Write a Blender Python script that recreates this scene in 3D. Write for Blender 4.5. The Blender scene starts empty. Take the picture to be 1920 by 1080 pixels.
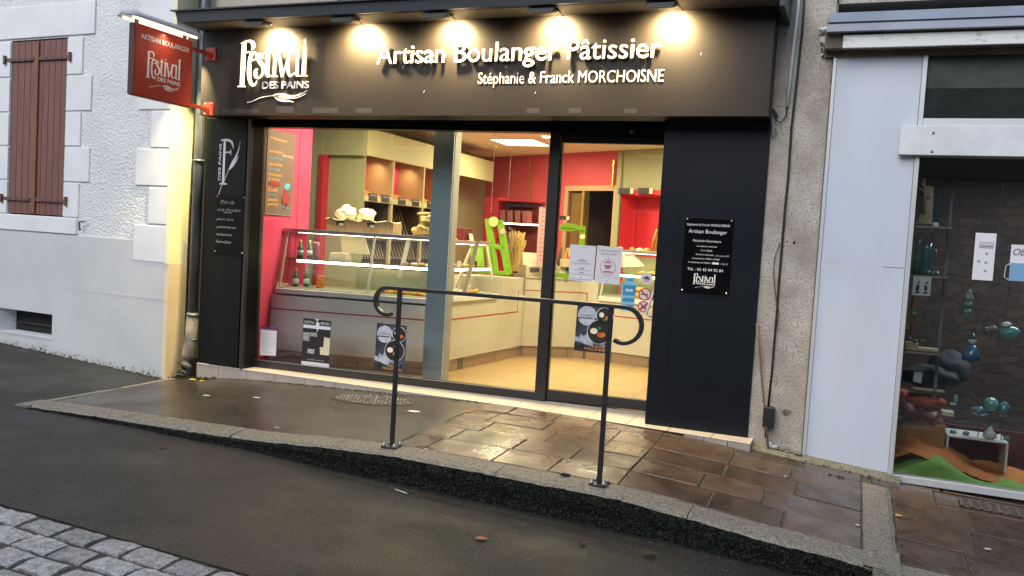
import bpy, math, random
from mathutils import Matrix, Vector, noise
R = math.radians
rnd = random.Random(11)
scene = bpy.context.scene
COL = scene.collection

# ------------------------------------------------------------------ camera
CAM = Vector((0.0, -6.0, 1.256))
YAW, PITCH, ROLL, FPX = R(21.64), R(3.235), R(3.4), 1607.0
_f = Vector((-math.sin(YAW) * math.cos(PITCH), math.cos(YAW) * math.cos(PITCH), -math.sin(PITCH)))
_r0 = Vector((math.cos(YAW), math.sin(YAW), 0))
_u0 = _r0.cross(_f)
_r = _r0 * math.cos(ROLL) + _u0 * math.sin(ROLL)
_u = -_r0 * math.sin(ROLL) + _u0 * math.cos(ROLL)
cam = bpy.data.objects.new('camera', bpy.data.cameras.new('camera'))
COL.objects.link(cam)
mw = Matrix((_r, _u, -_f)).transposed().to_4x4()
mw.translation = CAM
cam.matrix_world = mw
cam.data.sensor_width = 36
cam.data.lens = FPX / 1920 * 36
cam.data.clip_start = .05
cam.data.clip_end = 300
scene.camera = cam

def ray(px, py):
    return _f + _r * ((px - 960) / FPX) - _u * ((py - 540) / FPX)
def W(px, py, y=0.0):            # survey helper: point of a wall plane y = const
    d = ray(px, py); return CAM + d * ((y - CAM.y) / d.y)
def WX(px, py, x):
    d = ray(px, py); return CAM + d * ((x - CAM.x) / d.x)
def WZ(px, py, z):
    d = ray(px, py); return CAM + d * ((z - CAM.z) / d.z)

# ------------------------------------------------------------------ materials
def mat(name, col, col2=None, scale=4.0, rough=.5, rough2=None, metal=0.0, bump=0.0, bscale=60.0, spec=.5,
        coat=0.0, emit=None, estr=0.0, island=0.0, speck=None, speck_scale=300, stretch=None, trans=0.0, det=4, lo=.35, hi=.65, dist=.01):
    m = bpy.data.materials.new(name); m.use_nodes = True
    nt = m.node_tree; N = nt.nodes; L = nt.links
    b = N['Principled BSDF']
    b.inputs['Roughness'].default_value = rough
    b.inputs['Metallic'].default_value = metal
    b.inputs['Specular IOR Level'].default_value = spec
    b.inputs['Coat Weight'].default_value = coat
    b.inputs['Base Color'].default_value = (*col, 1)
    if trans: b.inputs['Transmission Weight'].default_value = trans
    if emit:
        b.inputs['Emission Color'].default_value = (*emit, 1); b.inputs['Emission Strength'].default_value = estr
    tc = N.new('ShaderNodeTexCoord'); vec = tc.outputs['Object']
    if stretch:
        mp = N.new('ShaderNodeMapping'); mp.inputs['Scale'].default_value = stretch
        L.new(vec, mp.inputs['Vector']); vec = mp.outputs['Vector']
    cur = None
    if col2 or rough2 is not None:
        n = N.new('ShaderNodeTexNoise'); n.inputs['Scale'].default_value = scale; n.inputs['Detail'].default_value = det
        n.inputs['Roughness'].default_value = .6
        L.new(vec, n.inputs['Vector'])
        rp = N.new('ShaderNodeMapRange'); rp.inputs['From Min'].default_value = lo; rp.inputs['From Max'].default_value = hi
        L.new(n.outputs['Fac'], rp.inputs['Value'])
        if col2:
            mx = N.new('ShaderNodeMix'); mx.data_type = 'RGBA'
            mx.inputs[6].default_value = (*col, 1); mx.inputs[7].default_value = (*col2, 1)
            L.new(rp.outputs['Result'], mx.inputs['Factor']); cur = mx.outputs[2]
        if rough2 is not None:
            r2 = N.new('ShaderNodeMapRange'); r2.inputs['To Min'].default_value = rough; r2.inputs['To Max'].default_value = rough2
            n3 = N.new('ShaderNodeTexNoise'); n3.inputs['Scale'].default_value = scale * .7; n3.inputs['Detail'].default_value = 3
            L.new(vec, n3.inputs['Vector']); r2.inputs['From Min'].default_value = .38; r2.inputs['From Max'].default_value = .62
            L.new(n3.outputs['Fac'], r2.inputs['Value']); L.new(r2.outputs['Result'], b.inputs['Roughness'])
    if speck:
        n = N.new('ShaderNodeTexNoise'); n.inputs['Scale'].default_value = speck_scale; n.inputs['Detail'].default_value = 2
        L.new(vec, n.inputs['Vector'])
        rp = N.new('ShaderNodeMapRange'); rp.inputs['From Min'].default_value = .5; rp.inputs['From Max'].default_value = .68
        L.new(n.outputs['Fac'], rp.inputs['Value'])
        mx = N.new('ShaderNodeMix'); mx.data_type = 'RGBA'
        mx.inputs[6].default_value = (*col, 1); mx.inputs[7].default_value = (*speck, 1)
        if cur: L.new(cur, mx.inputs[6])
        L.new(rp.outputs['Result'], mx.inputs['Factor']); cur = mx.outputs[2]
    if island:
        g = N.new('ShaderNodeNewGeometry')
        hs = N.new('ShaderNodeHueSaturation'); hs.inputs['Color'].default_value = (*col, 1)
        if cur: L.new(cur, hs.inputs['Color'])
        rp = N.new('ShaderNodeMapRange'); rp.inputs['To Min'].default_value = 1 - island; rp.inputs['To Max'].default_value = 1 + island
        L.new(g.outputs['Random Per Island'], rp.inputs['Value']); L.new(rp.outputs['Result'], hs.inputs['Value'])
        cur = hs.outputs['Color']
    if cur: L.new(cur, b.inputs['Base Color'])
    if bump:
        n = N.new('ShaderNodeTexNoise'); n.inputs['Scale'].default_value = bscale; n.inputs['Detail'].default_value = 4
        L.new(vec, n.inputs['Vector'])
        bp = N.new('ShaderNodeBump'); bp.inputs['Strength'].default_value = bump; bp.inputs['Distance'].default_value = dist
        L.new(n.outputs['Fac'], bp.inputs['Height']); L.new(bp.outputs['Normal'], b.inputs['Normal'])
    return m

def emat(name, col, s):
    return mat(name, (.8, .8, .8), emit=col, estr=s)

def glassmat(name, tint=(1, 1, 1), ior=1.45, rough=0.0, k=1.0, dirt=0.0):
    m = bpy.data.materials.new(name); m.use_nodes = True
    nt = m.node_tree; N = nt.nodes; L = nt.links; N.clear()
    out = N.new('ShaderNodeOutputMaterial'); mx = N.new('ShaderNodeMixShader')
    tr = N.new('ShaderNodeBsdfTransparent'); tr.inputs[0].default_value = (*tint, 1)
    gl = N.new('ShaderNodeBsdfGlossy'); gl.inputs['Roughness'].default_value = rough
    fr = N.new('ShaderNodeFresnel'); fr.inputs[0].default_value = ior
    mu = N.new('ShaderNodeMath'); mu.operation = 'MULTIPLY'; mu.inputs[1].default_value = k
    L.new(fr.outputs[0], mu.inputs[0]); L.new(mu.outputs[0], mx.inputs[0])
    L.new(tr.outputs[0], mx.inputs[1]); L.new(gl.outputs[0], mx.inputs[2]); L.new(mx.outputs[0], out.inputs[0])
    return m

def brickmat(name, c1, c2, mortar, bw, bh, off=.5, msize=.01, rough=.6, rough2=None, bump=.3, axis='xz', spec=.5, noise_c=None, smooth=.1):
    """procedural courses (tiles, rubble) in object space; axis picks the two coordinates"""
    m = bpy.data.materials.new(name); m.use_nodes = True
    nt = m.node_tree; N = nt.nodes; L = nt.links; b = N['Principled BSDF']
    tc = N.new('ShaderNodeTexCoord'); sp = N.new('ShaderNodeSeparateXYZ'); cb = N.new('ShaderNodeCombineXYZ')
    L.new(tc.outputs['Object'], sp.inputs[0])
    L.new(sp.outputs['XYZ'.index(axis[0].upper())], cb.inputs[0]); L.new(sp.outputs['XYZ'.index(axis[1].upper())], cb.inputs[1])
    br = N.new('ShaderNodeTexBrick'); br.offset = off
    br.inputs['Color1'].default_value = (*c1, 1); br.inputs['Color2'].default_value = (*c2, 1); br.inputs['Mortar'].default_value = (*mortar, 1)
    br.inputs['Scale'].default_value = 1; br.inputs['Mortar Size'].default_value = msize; br.inputs['Mortar Smooth'].default_value = smooth
    br.inputs['Brick Width'].default_value = bw; br.inputs['Row Height'].default_value = bh
    vec = cb.outputs[0]
    if noise_c:
        n = N.new('ShaderNodeTexNoise'); n.inputs['Scale'].default_value = noise_c[0]; n.inputs['Detail'].default_value = 3
        L.new(tc.outputs['Object'], n.inputs['Vector'])
        vm = N.new('ShaderNodeVectorMath'); vm.operation = 'SCALE'; vm.inputs['Scale'].default_value = noise_c[1]
        va = N.new('ShaderNodeVectorMath'); va.operation = 'ADD'
        L.new(n.outputs['Color'], vm.inputs[0]); L.new(vm.outputs[0], va.inputs[0]); L.new(vec, va.inputs[1]); vec = va.outputs[0]
    L.new(vec, br.inputs['Vector'])
    L.new(br.outputs['Color'], b.inputs['Base Color'])
    b.inputs['Roughness'].default_value = rough; b.inputs['Specular IOR Level'].default_value = spec
    bp = N.new('ShaderNodeBump'); bp.inputs['Strength'].default_value = bump; bp.inputs['Distance'].default_value = .004; bp.invert = True
    L.new(br.outputs['Fac'], bp.inputs['Height']); L.new(bp.outputs['Normal'], b.inputs['Normal'])
    return m

# ------------------------------------------------------------------ mesh builder
class MB:
    def __init__(s, M=None):
        s.v = []; s.f = []; s.mi = []; s.M = M or Matrix(); s.cur = 0; s.sm = []
        s.smooth = False
    def add(s, vs, fs):
        o = len(s.v); s.v += [s.M @ Vector(p) for p in vs]
        for f in fs:
            s.f.append([o + i for i in f]); s.mi.append(s.cur); s.sm.append(s.smooth)
        return s
    def hexa(s, b, t):
        return s.add(list(b) + list(t), [(0, 3, 2, 1), (4, 5, 6, 7), (0, 1, 5, 4), (1, 2, 6, 5), (2, 3, 7, 6), (3, 0, 4, 7)])
    def box(s, x0, x1, y0, y1, z0, z1):
        return s.hexa([(x0, y0, z0), (x1, y0, z0), (x1, y1, z0), (x0, y1, z0)], [(x0, y0, z1), (x1, y0, z1), (x1, y1, z1), (x0, y1, z1)])
    def poly(s, pts, ext):
        """flat outline (3-D points, ccw seen from the front) thickened by the vector ext (away from the viewer)"""
        n = len(pts); e = Vector(ext); vs = [Vector(p) for p in pts]; vs += [p + e for p in vs]
        return s.add(vs, [tuple(range(n)), tuple(reversed(range(n, 2 * n)))] + [(i + n, (i + 1) % n + n, (i + 1) % n, i) for i in range(n)])
    def quad(s, a, b, c, d):
        return s.add([a, b, c, d], [(0, 1, 2, 3)])
    def tube(s, path, r, n=8, caps=True, rs=None, flat=None):
        path = [Vector(p) for p in path]; rings = []
        up0 = Vector((0, 0, 1))
        for i, p in enumerate(path):
            t = (path[min(i + 1, len(path) - 1)] - path[max(i - 1, 0)]).normalized()
            a = up0 if abs(t.dot(up0)) < .95 else Vector((0, 1, 0))
            x = t.cross(a).normalized(); y = x.cross(t)
            rr = rs[i] if rs else r
            fx, fy = flat or (1, 1)
            rings.append([p + x * (math.cos(k * 2 * math.pi / n) * rr * fx) + y * (math.sin(k * 2 * math.pi / n) * rr * fy) for k in range(n)])
        o = [p for q in rings for p in q]; fs = []
        for i in range(len(path) - 1):
            for k in range(n):
                fs.append((i * n + k, i * n + (k + 1) % n, (i + 1) * n + (k + 1) % n, (i + 1) * n + k))
        if caps: fs += [tuple(reversed(range(n))), tuple(range((len(path) - 1) * n, len(path) * n))]
        sv = s.smooth; s.smooth = n > 5; s.add(o, fs); s.smooth = sv; return s
    def lathe(s, prof, c=(0, 0, 0), n=16, sx=1, sy=1):
        c = Vector(c); o = [c + Vector((math.cos(k * 2 * math.pi / n) * r * sx, math.sin(k * 2 * math.pi / n) * r * sy, z)) for r, z in prof for k in range(n)]
        fs = []
        for i in range(len(prof) - 1):
            for k in range(n): fs.append((i * n + k, i * n + (k + 1) % n, (i + 1) * n + (k + 1) % n, (i + 1) * n + k))
        fs += [tuple(reversed(range(n))), tuple(range((len(prof) - 1) * n, len(prof) * n))]
        sv = s.smooth; s.smooth = True; s.add(o, fs); s.smooth = sv; return s
    def blob(s, c, r, amp=.15, freq=2.0, n=12, m=8, seed=0.0):
        c = Vector(c); r = Vector(r) if hasattr(r, '__len__') else Vector((r, r, r)); o = []; fs = []
        for i in range(m + 1):
            th = math.pi * i / m
            for k in range(n):
                ph = 2 * math.pi * k / n
                d = Vector((math.sin(th) * math.cos(ph), math.sin(th) * math.sin(ph), math.cos(th)))
                q = 1 + amp * noise.noise(d * freq + Vector((seed, seed * 1.7, seed * .3)))
                o.append(c + Vector((d.x * r.x, d.y * r.y, d.z * r.z)) * q)
        for i in range(m):
            for k in range(n): fs.append((i * n + k, (i + 1) * n + k, (i + 1) * n + (k + 1) % n, i * n + (k + 1) % n))
        sv = s.smooth; s.smooth = True; s.add(o, fs); s.smooth = sv; return s
    def build(s, name, m, parent=None, bevel=0, org=None, seg=2):
        me = bpy.data.meshes.new(name)
        base = Vector(org) if org is not None else (parent_loc(parent) if parent else Vector((0, 0, 0)))
        me.from_pydata([tuple(p - base) for p in s.v], [], s.f)
        for q in (m if isinstance(m, (list, tuple)) else [m]): me.materials.append(q)
        me.polygons.foreach_set('material_index', s.mi); me.polygons.foreach_set('use_smooth', s.sm)
        me.update()
        o = bpy.data.objects.new(name, me); COL.objects.link(o)
        if org is not None: o.location = base
        if parent:
            o.parent = parent
            if org is not None: o.location = base - parent_loc(parent)
        if bevel:
            b = o.modifiers.new('bevel', 'BEVEL'); b.width = bevel; b.segments = seg; b.limit_method = 'ANGLE'; b.angle_limit = R(40)
        return o

def parent_loc(o):
    p = Vector((0, 0, 0))
    while o is not None: p += Vector(o.location); o = o.parent
    return p

def tag(o, label=None, cat=None, group=None, kind=None):
    if label: o['label'] = label
    if cat: o['category'] = cat
    if group: o['group'] = group
    if kind: o['kind'] = kind
    return o
def thing(name, label, cat, loc=(0, 0, 0), rz=0, group=None):
    o = bpy.data.objects.new(name, None); COL.objects.link(o); o.location = loc; o.rotation_euler = (0, 0, rz)
    o.empty_display_size = .1
    return tag(o, label, cat, group)
def struct(name, mb, m, **k):
    return tag(mb.build(name, m, **k), kind='structure')
def copy_tree(o, parent=None):
    kids = list(o.children)
    c = o.copy(); COL.objects.link(c)
    if parent: c.parent = parent
    for ch in kids: copy_tree(ch, c)
    return c
def frame(origin, deg=0.0):      # local frame turned about z
    return Matrix.Translation(Vector(origin)) @ Matrix.Rotation(R(deg), 4, 'Z')

def area(name, loc, size, energy, col, parent=None, direction=(0, 0, -1), sy=None, spread=180):
    l = bpy.data.lights.new(name, 'AREA'); l.energy = energy; l.color = col; l.shape = 'RECTANGLE'; l.size = size; l.size_y = sy or size
    l.spread = R(spread)
    o = bpy.data.objects.new(name, l); COL.objects.link(o)
    o.rotation_euler = Vector(direction).to_track_quat('-Z', 'Y').to_euler()
    o.location = Vector(loc) - (parent_loc(parent) if parent else Vector((0, 0, 0)))
    if parent: o.parent = parent
    return o
def spot(name, loc, target, energy, col, ang=90, blend=.8, size=.02, parent=None):
    l = bpy.data.lights.new(name, 'SPOT'); l.energy = energy; l.color = col; l.spot_size = R(ang); l.spot_blend = blend; l.shadow_soft_size = size
    o = bpy.data.objects.new(name, l); COL.objects.link(o)
    o.rotation_euler = (Vector(target) - Vector(loc)).to_track_quat('-Z', 'Y').to_euler()
    o.location = Vector(loc) - (parent_loc(parent) if parent else Vector((0, 0, 0)))
    if parent: o.parent = parent
    return o

# flat lettering: P maps (u right, v up, w towards the viewer) to the world
def plane(origin, u, v):
    u = Vector(u).normalized(); v = Vector(v); v = (v - u * v.dot(u)).normalized(); w = u.cross(v)
    m = Matrix((u, v, w)).transposed().to_4x4(); m.translation = Vector(origin); return m
def text(body, P, x, y, width, height, m, parent, name='lettering', ext=.001, lift=.001, shear=0, offset=0, align='L', rot=0):
    """text whose baseline starts at x,y on plane P; capital height `height`, total width `width` (None = natural)"""
    c = bpy.data.curves.new('t', 'FONT'); c.body = body; c.size = 1; c.extrude = .5; c.shear = shear; c.offset = offset
    c.resolution_u = 3
    o = bpy.data.objects.new('t', c); COL.objects.link(o)
    dg = bpy.context.evaluated_depsgraph_get(); me = bpy.data.meshes.new_from_object(o.evaluated_get(dg))
    bpy.data.objects.remove(o); bpy.data.curves.remove(c)
    if not me.vertices: return None
    xs = [v.co.x for v in me.vertices]; w0 = max(xs) - min(xs); x0 = min(xs)
    sy = height / .73
    sx = width / w0 if width else sy
    w = w0 * sx
    dx = {'L': 0, 'C': -w / 2, 'R': -w}[align]
    base = parent_loc(parent) if parent else Vector((0, 0, 0))
    Rm = Matrix.Rotation(rot, 4, 'Z')
    for v in me.vertices:
        q = Rm @ Vector(((v.co.x - x0) * sx + dx, v.co.y * sy, 0))
        v.co = P @ Vector((x + q.x, y + q.y, lift + (v.co.z + .5) * ext)) - base
    me.materials.clear(); me.materials.append(m)
    o = bpy.data.objects.new(name, me); COL.objects.link(o)
    if parent: o.parent = parent
    return o
def ribbon(mb, P, pts, sc=(1, 1), off=(0, 0), lift=.002, ext=.004, sub=6, close=False):
    """stroke with a varying width drawn on plane P (pts: x, y, width in drawing units, y down)"""
    q = []
    n = len(pts)
    if n == 2: q = list(pts)
    else:
        for i in range(n - 1):
            p0, p1, p2, p3 = pts[max(i - 1, 0)], pts[i], pts[i + 1], pts[min(i + 2, n - 1)]
            for k in range(sub):
                t = k / sub
                q.append(tuple(.5 * (2 * p1[j] + (p2[j] - p0[j]) * t + (2 * p0[j] - 5 * p1[j] + 4 * p2[j] - p3[j]) * t * t + (3 * p1[j] - p0[j] - 3 * p2[j] + p3[j]) * t ** 3) for j in range(3)))
        q.append(pts[-1])
    L, Rr = [], []
    for i, p in enumerate(q):
        a = q[max(i - 1, 0)]; b = q[min(i + 1, len(q) - 1)]
        dx, dy = b[0] - a[0], b[1] - a[1]; l = math.hypot(dx, dy) or 1; nx, ny = -dy / l, dx / l
        for S, sg in ((L, 1), (Rr, -1)):
            X = (p[0] + sg * nx * p[2] / 2) * sc[0] + off[0]; Y = -(p[1] + sg * ny * p[2] / 2) * sc[1] + off[1]
            S.append((X, Y))
    vs = []
    for (lx, ly), (rx, ry) in zip(L, Rr):
        vs += [P @ Vector((lx, ly, lift + ext)), P @ Vector((rx, ry, lift + ext)), P @ Vector((lx, ly, lift)), P @ Vector((rx, ry, lift))]
    fs = []
    for i in range(len(L) - 1):
        a, b = 4 * i, 4 * i + 4
        fs += [(a, b, b + 1, a + 1), (a, a + 2, b + 2, b), (a + 1, b + 1, b + 3, a + 3), (a + 2, a + 3, b + 3, b + 2)]
    fs += [(0, 1, 3, 2), (len(vs) - 4, len(vs) - 2, len(vs) - 1, len(vs) - 3)]
    mb.add(vs, fs)
FEST = [
    [(152, 290, 48), (147, 800, 50)], [(93, 804, 16), (194, 804, 16)], [(108, 293, 9), (150, 282, 22), (215, 266, 24), (262, 280, 36), (284, 330, 29), (262, 372, 7)],
    [(178, 406, 18), (228, 398, 18), (262, 412, 22), (276, 448, 7)],
    [(258, 506, 11), (330, 476, 13), (326, 428, 16), (290, 404, 22), (250, 450, 29), (236, 560, 38), (240, 680, 40), (272, 768, 36), (318, 794, 26), (356, 742, 9)],
    [(420, 478, 9), (396, 428, 20), (356, 438, 28), (368, 500, 38), (424, 568, 41), (438, 636, 36), (392, 702, 22), (338, 694, 29), (324, 634, 34), (352, 596, 11)],
    [(494, 352, 14), (490, 420, 38), (488, 640, 38), (504, 690, 26), (540, 676, 7)], [(448, 410, 13), (542, 410, 13)],
    [(588, 414, 38), (586, 690, 38)], [(548, 692, 13), (632, 692, 13)], [(552, 416, 11), (600, 410, 13)], [(588, 330, 4), (590, 345, 29), (590, 362, 29), (588, 376, 4)],
    [(634, 408, 36), (694, 700, 34)], [(696, 698, 20), (780, 408, 13)], [(602, 408, 11), (668, 408, 11)], [(748, 408, 11), (806, 408, 11)],
    [(868, 440, 9), (832, 412, 18), (786, 446, 29), (762, 540, 38), (764, 630, 36), (800, 690, 24), (860, 650, 9)],
    [(886, 402, 36), (884, 690, 38)], [(846, 404, 11), (900, 400, 11)], [(880, 692, 13), (934, 692, 13)],
    [(974, 270, 43), (968, 690, 45)], [(930, 292, 9), (1000, 256, 16)], [(924, 691, 13), (1016, 691, 13)],
]
WHEAT = [[(190, 988, 12), (270, 972, 10), (380, 930, 8), (560, 904, 7)],
         [(540, 905, 4), (600, 892, 26), (680, 896, 30), (760, 912, 24), (830, 920, 10)], [(560, 918, 4), (610, 950, 26), (690, 968, 28), (760, 972, 18), (820, 985, 8)],
         [(600, 920, 4), (680, 930, 22), (780, 940, 14), (830, 936, 6)],
         [(760, 912, 8), (860, 905, 8), (916, 876, 5)], [(800, 920, 8), (900, 900, 9), (992, 850, 6)], [(780, 942, 9), (880, 930, 10), (978, 890, 6)]]
def logo(P, x, y, w, m, parent, name='logo', thick=.004, stand=0.0, wheat=True, h=None, pains=True):
    """the shop's word mark: x,y = lower left of the big F, w = total width"""
    s = w / 922; sv = (h / 550) if h else s * .96
    mb = MB()
    for i, st in enumerate(FEST): ribbon(mb, P, st, (s, sv), (x - 93 * s, y + 812 * sv), lift=stand + i * .00007, ext=thick)
    o = mb.build(name, m, parent)
    if pains: text('DES PAINS', P, x + 300 * s, y - 12 * sv, 615 * s, 86 * sv, m, parent, 'lettering', ext=thick * .6, lift=.002, offset=.012)
    if wheat:
        mb = MB()
        for i, st in enumerate(WHEAT): ribbon(mb, P, st, (s, sv), (x - 93 * s, y + 812 * sv), lift=.002 + i * .00007, ext=thick * .4)
        mb.build('wheat_ear', m, parent)
    return o
# ------------------------------------------------------------------ palette
M = {}
M['asphalt'] = mat('asphalt', (.011, .011, .0105), (.021, .0195, .0175), scale=2.4, rough=.40, rough2=.62, bump=1.0, bscale=110, speck=(.075, .07, .062), speck_scale=120, spec=.38, dist=.006, det=8)
M['asphalt_walk'] = mat('asphalt_walk', (.030, .024, .016), (.050, .038, .025), scale=2.2, rough=.22, rough2=.45, bump=.4, bscale=190, speck=(.11, .10, .085), speck_scale=260, spec=.55, dist=.003)
M['slab'] = mat('wet_stone', (.050, .029, .018), (.110, .062, .034), scale=7, rough=.19, rough2=.46, bump=.32, bscale=22, island=.35, speck=(.13, .11, .085), speck_scale=160, spec=.6, dist=.006)
M['mortar'] = mat('mortar', (.07, .065, .048), (.13, .115, .085), scale=16, rough=.8, bump=.7, bscale=90, speck=(.06, .10, .03), speck_scale=40)
M['granite'] = mat('granite', (.15, .138, .105), (.34, .31, .25), scale=60, rough=.55, rough2=.8, bump=.9, bscale=110, speck=(.07, .07, .06), speck_scale=130, dist=.006)
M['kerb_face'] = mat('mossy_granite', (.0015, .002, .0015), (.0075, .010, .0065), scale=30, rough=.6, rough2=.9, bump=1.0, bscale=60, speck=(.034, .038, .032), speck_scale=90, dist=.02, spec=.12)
M['sett'] = mat('sett_granite', (.26, .255, .25), (.50, .495, .485), scale=26, rough=.5, rough2=.75, bump=1.0, bscale=42, island=.25, speck=(.13, .13, .14), speck_scale=110, dist=.014)
M['bedding'] = mat('bedding', (.035, .034, .03), (.085, .078, .062), scale=30, rough=.7, bump=.8, bscale=140)
M['roughcast'] = mat('roughcast', (.66, .68, .70), (.74, .76, .78), scale=3, rough=.85, bump=.65, bscale=46, dist=.03)
M['white_paint'] = mat('white_masonry', (.68, .70, .73), (.76, .78, .80), scale=2.5, rough=.7, bump=.06, bscale=30)
M['plinth'] = mat('plinth_render', (.53, .55, .555), (.60, .61, .62), scale=2.0, rough=.75, bump=.08, bscale=35, det=8)
M['plinth_dirt'] = mat('plinth_dirt', (.07, .08, .05), (.60, .60, .58), scale=26, rough=.9, bump=.5, bscale=60, lo=.42, hi=.5)
M['cream'] = mat('cream_paint', (.84, .78, .50), (.88, .82, .55), scale=2, rough=.65, bump=.1, bscale=25)
M['peach'] = mat('peach_paint', (.74, .60, .40), (.78, .64, .45), scale=2, rough=.65, bump=.1, bscale=25)
M['shutter'] = mat('shutter_paint', (.150, .062, .048), (.19, .082, .062), scale=3, rough=.55, bump=.2, bscale=40, stretch=(6, 6, .8))
M['shutter_bar'] = mat('shutter_bar', (.16, .055, .025), (.22, .08, .035), scale=6, rough=.5, bump=.2)
M['iron_brown'] = mat('iron_brown', (.13, .055, .045), rough=.5)
M['dark'] = mat('dark_void', (.012, .012, .012), rough=.9)
M['black_board'] = mat('fascia_black', (.019, .0155, .013), (.023, .0185, .0155), scale=2, rough=.5, bump=.05, bscale=20, spec=.3)
M['cornice'] = mat('cornice_grey', (.030, .036, .045), (.038, .045, .055), scale=3, rough=.42, spec=.4)
M['soffit'] = mat('soffit', (.10, .088, .075), rough=.6)
M['pier'] = mat('pier_navy', (.0045, .007, .0115), (.0065, .009, .014), scale=2, rough=.42, spec=.22)
M['pier_dark'] = mat('pier_black', (.005, .005, .005), rough=.5, spec=.2)
M['alu_dark'] = mat('dark_aluminium', (.022, .020, .020), rough=.38, spec=.5)
M['white_letter'] = mat('white_letter', (.82, .82, .80), rough=.45)
M['letter_grey'] = mat('grey_letter', (.60, .63, .65), rough=.5)
M['chalk'] = mat('chalk', (.62, .63, .62), rough=.9)
M['red_sign'] = mat('red_sign', (.36, .040, .026), (.40, .050, .032), scale=3, rough=.6, spec=.2)
M['red_metal'] = mat('red_metal', (.40, .045, .025), rough=.4)
M['sign_edge'] = mat('sign_edge', (.05, .012, .012), rough=.5)
M['hood'] = mat('lamp_hood', (.50, .52, .55), rough=.45)
M['tube'] = emat('lit_tube', (1, .86, .62), 1.5)
M['black_metal'] = mat('black_metal', (.018, .018, .020), rough=.42)
M['rail'] = mat('rail_paint', (.014, .015, .018), (.024, .025, .029), scale=12, rough=.38, bump=.15, bscale=60)
M['bolt'] = mat('bolt_steel', (.55, .53, .5), metal=1, rough=.3)
M['zinc'] = mat('zinc', (.08, .09, .10), (.15, .16, .17), scale=5, rough=.45, metal=.5, stretch=(4, 4, 1))
M['cast_pipe'] = mat('cast_pipe', (.10, .095, .085), (.26, .24, .20), scale=8, rough=.7, bump=.3, bscale=50)
M['plaster'] = mat('old_plaster', (.33, .285, .235), (.52, .48, .42), scale=4.5, rough=.92, bump=.55, bscale=85, speck=(.28, .25, .21), speck_scale=70, dist=.01, det=9)
M['plaster_up'] = mat('beige_plaster', (.40, .35, .29), (.47, .42, .35), scale=2, rough=.9, bump=.6, bscale=60)
M['tile_step'] = mat('step_tile', (.62, .55, .44), (.68, .61, .50), scale=9, rough=.35, bump=.05)
M['tile_riser'] = mat('riser_tile', (.36, .31, .28), (.42, .37, .33), scale=9, rough=.55, bump=.1)
M['grout'] = mat('grout', (.07, .06, .05), rough=.9)
M['moss'] = mat('moss', (.035, .055, .012), (.10, .12, .03), scale=60, rough=.95, bump=1, bscale=200)
M['blue_panel'] = mat('blue_grey_panel', (.52, .57, .645), (.565, .62, .71), scale=1.8, rough=.42, rough2=.6, bump=.05, bscale=6, stretch=(2.5, 2.5, .7), det=7, lo=.3, hi=.62)
M['alu'] = mat('window_alu', (.60, .62, .65), rough=.4, metal=.35)
M['alu_white'] = mat('sign_blank', (.58, .61, .64), (.72, .75, .78), scale=5, rough=.38, det=8)
M['stained_white'] = mat('stained_white', (.30, .28, .24), (.72, .73, .72), scale=9, rough=.6, stretch=(1, 1, 2.5), lo=.25, hi=.42)
M['flashing'] = mat('zinc_flashing', (.21, .25, .31), (.28, .32, .38), scale=2.5, rough=.5, stretch=(1, 1, 1))
M['old_wood'] = mat('old_wood', (.11, .085, .065), (.20, .16, .125), scale=8, rough=.85, bump=.6, bscale=40)
M['glass'] = glassmat('shop_glass', (.97, .98, .97), k=1.9)
M['glass_shop2'] = glassmat('other_glass', (.85, .88, .88), k=1.25)
M['case_glass'] = glassmat('case_glass', (.97, .99, .98), k=.5)
M['shelf_glass'] = glassmat('shelf_glass', (.60, .78, .66), k=1.3)
# interior
M['floor'] = brickmat('floor_tiles', (.50, .34, .15), (.54, .37, .17), (.20, .12, .05), .42, .42, off=0, msize=.004, rough=.28, axis='xy', bump=.15)
M['skirt'] = brickmat('skirting_tiles', (.30, .20, .12), (.33, .22, .135), (.10, .07, .05), .42, .5, off=0, msize=.004, rough=.35, axis='xy', bump=.1)
M['ceiling'] = mat('ceiling_paint', (.84, .84, .76), rough=.85)
M['pink'] = mat('pink_wall', (.54, .05, .125), (.58, .06, .145), scale=2, rough=.7, spec=.2)
M['pink_back'] = mat('coral_wall', (.56, .085, .11), (.60, .10, .125), scale=2, rough=.7, spec=.2)
M['pink_dark'] = mat('raspberry', (.42, .018, .035), rough=.55)
M['olive'] = mat('olive_wall', (.30, .30, .18), (.33, .33, .20), scale=2, rough=.7)
M['olive_light'] = mat('pelmet', (.50, .50, .28), rough=.6)
M['beige'] = mat('bay_beige', (.44, .30, .17), rough=.6)
M['counter'] = mat('counter_daylit', (.76, .76, .72), (.79, .79, .75), scale=2, rough=.5)  # paler copy of the inner counter colour, daylight on the front painted in
M['counter_in'] = mat('counter_beige', (.55, .53, .46), (.58, .56, .49), scale=2, rough=.5)
M['counter_top'] = mat('counter_top', (.50, .47, .40), rough=.35)
M['white_trim'] = mat('white_trim', (.74, .76, .78), rough=.4)
M['steel'] = mat('steel', (.55, .56, .58), metal=.9, rough=.28)
M['cream_metal'] = mat('cream_metal', (.62, .58, .48), rough=.35)
M['column'] = mat('daylit_column', (.33, .47, .56), (.38, .52, .60), scale=3, rough=.55)
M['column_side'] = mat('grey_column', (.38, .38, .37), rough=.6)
M['wood'] = mat('light_wood', (.60, .30, .08), (.66, .36, .11), scale=6, rough=.5)
M['rack'] = mat('dark_rack', (.055, .035, .022), rough=.6)
M['green'] = mat('lime_green', (.17, .37, .012), (.20, .42, .02), scale=4, rough=.45)
M['green_light'] = mat('pale_green', (.45, .60, .20), rough=.5)
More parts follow.
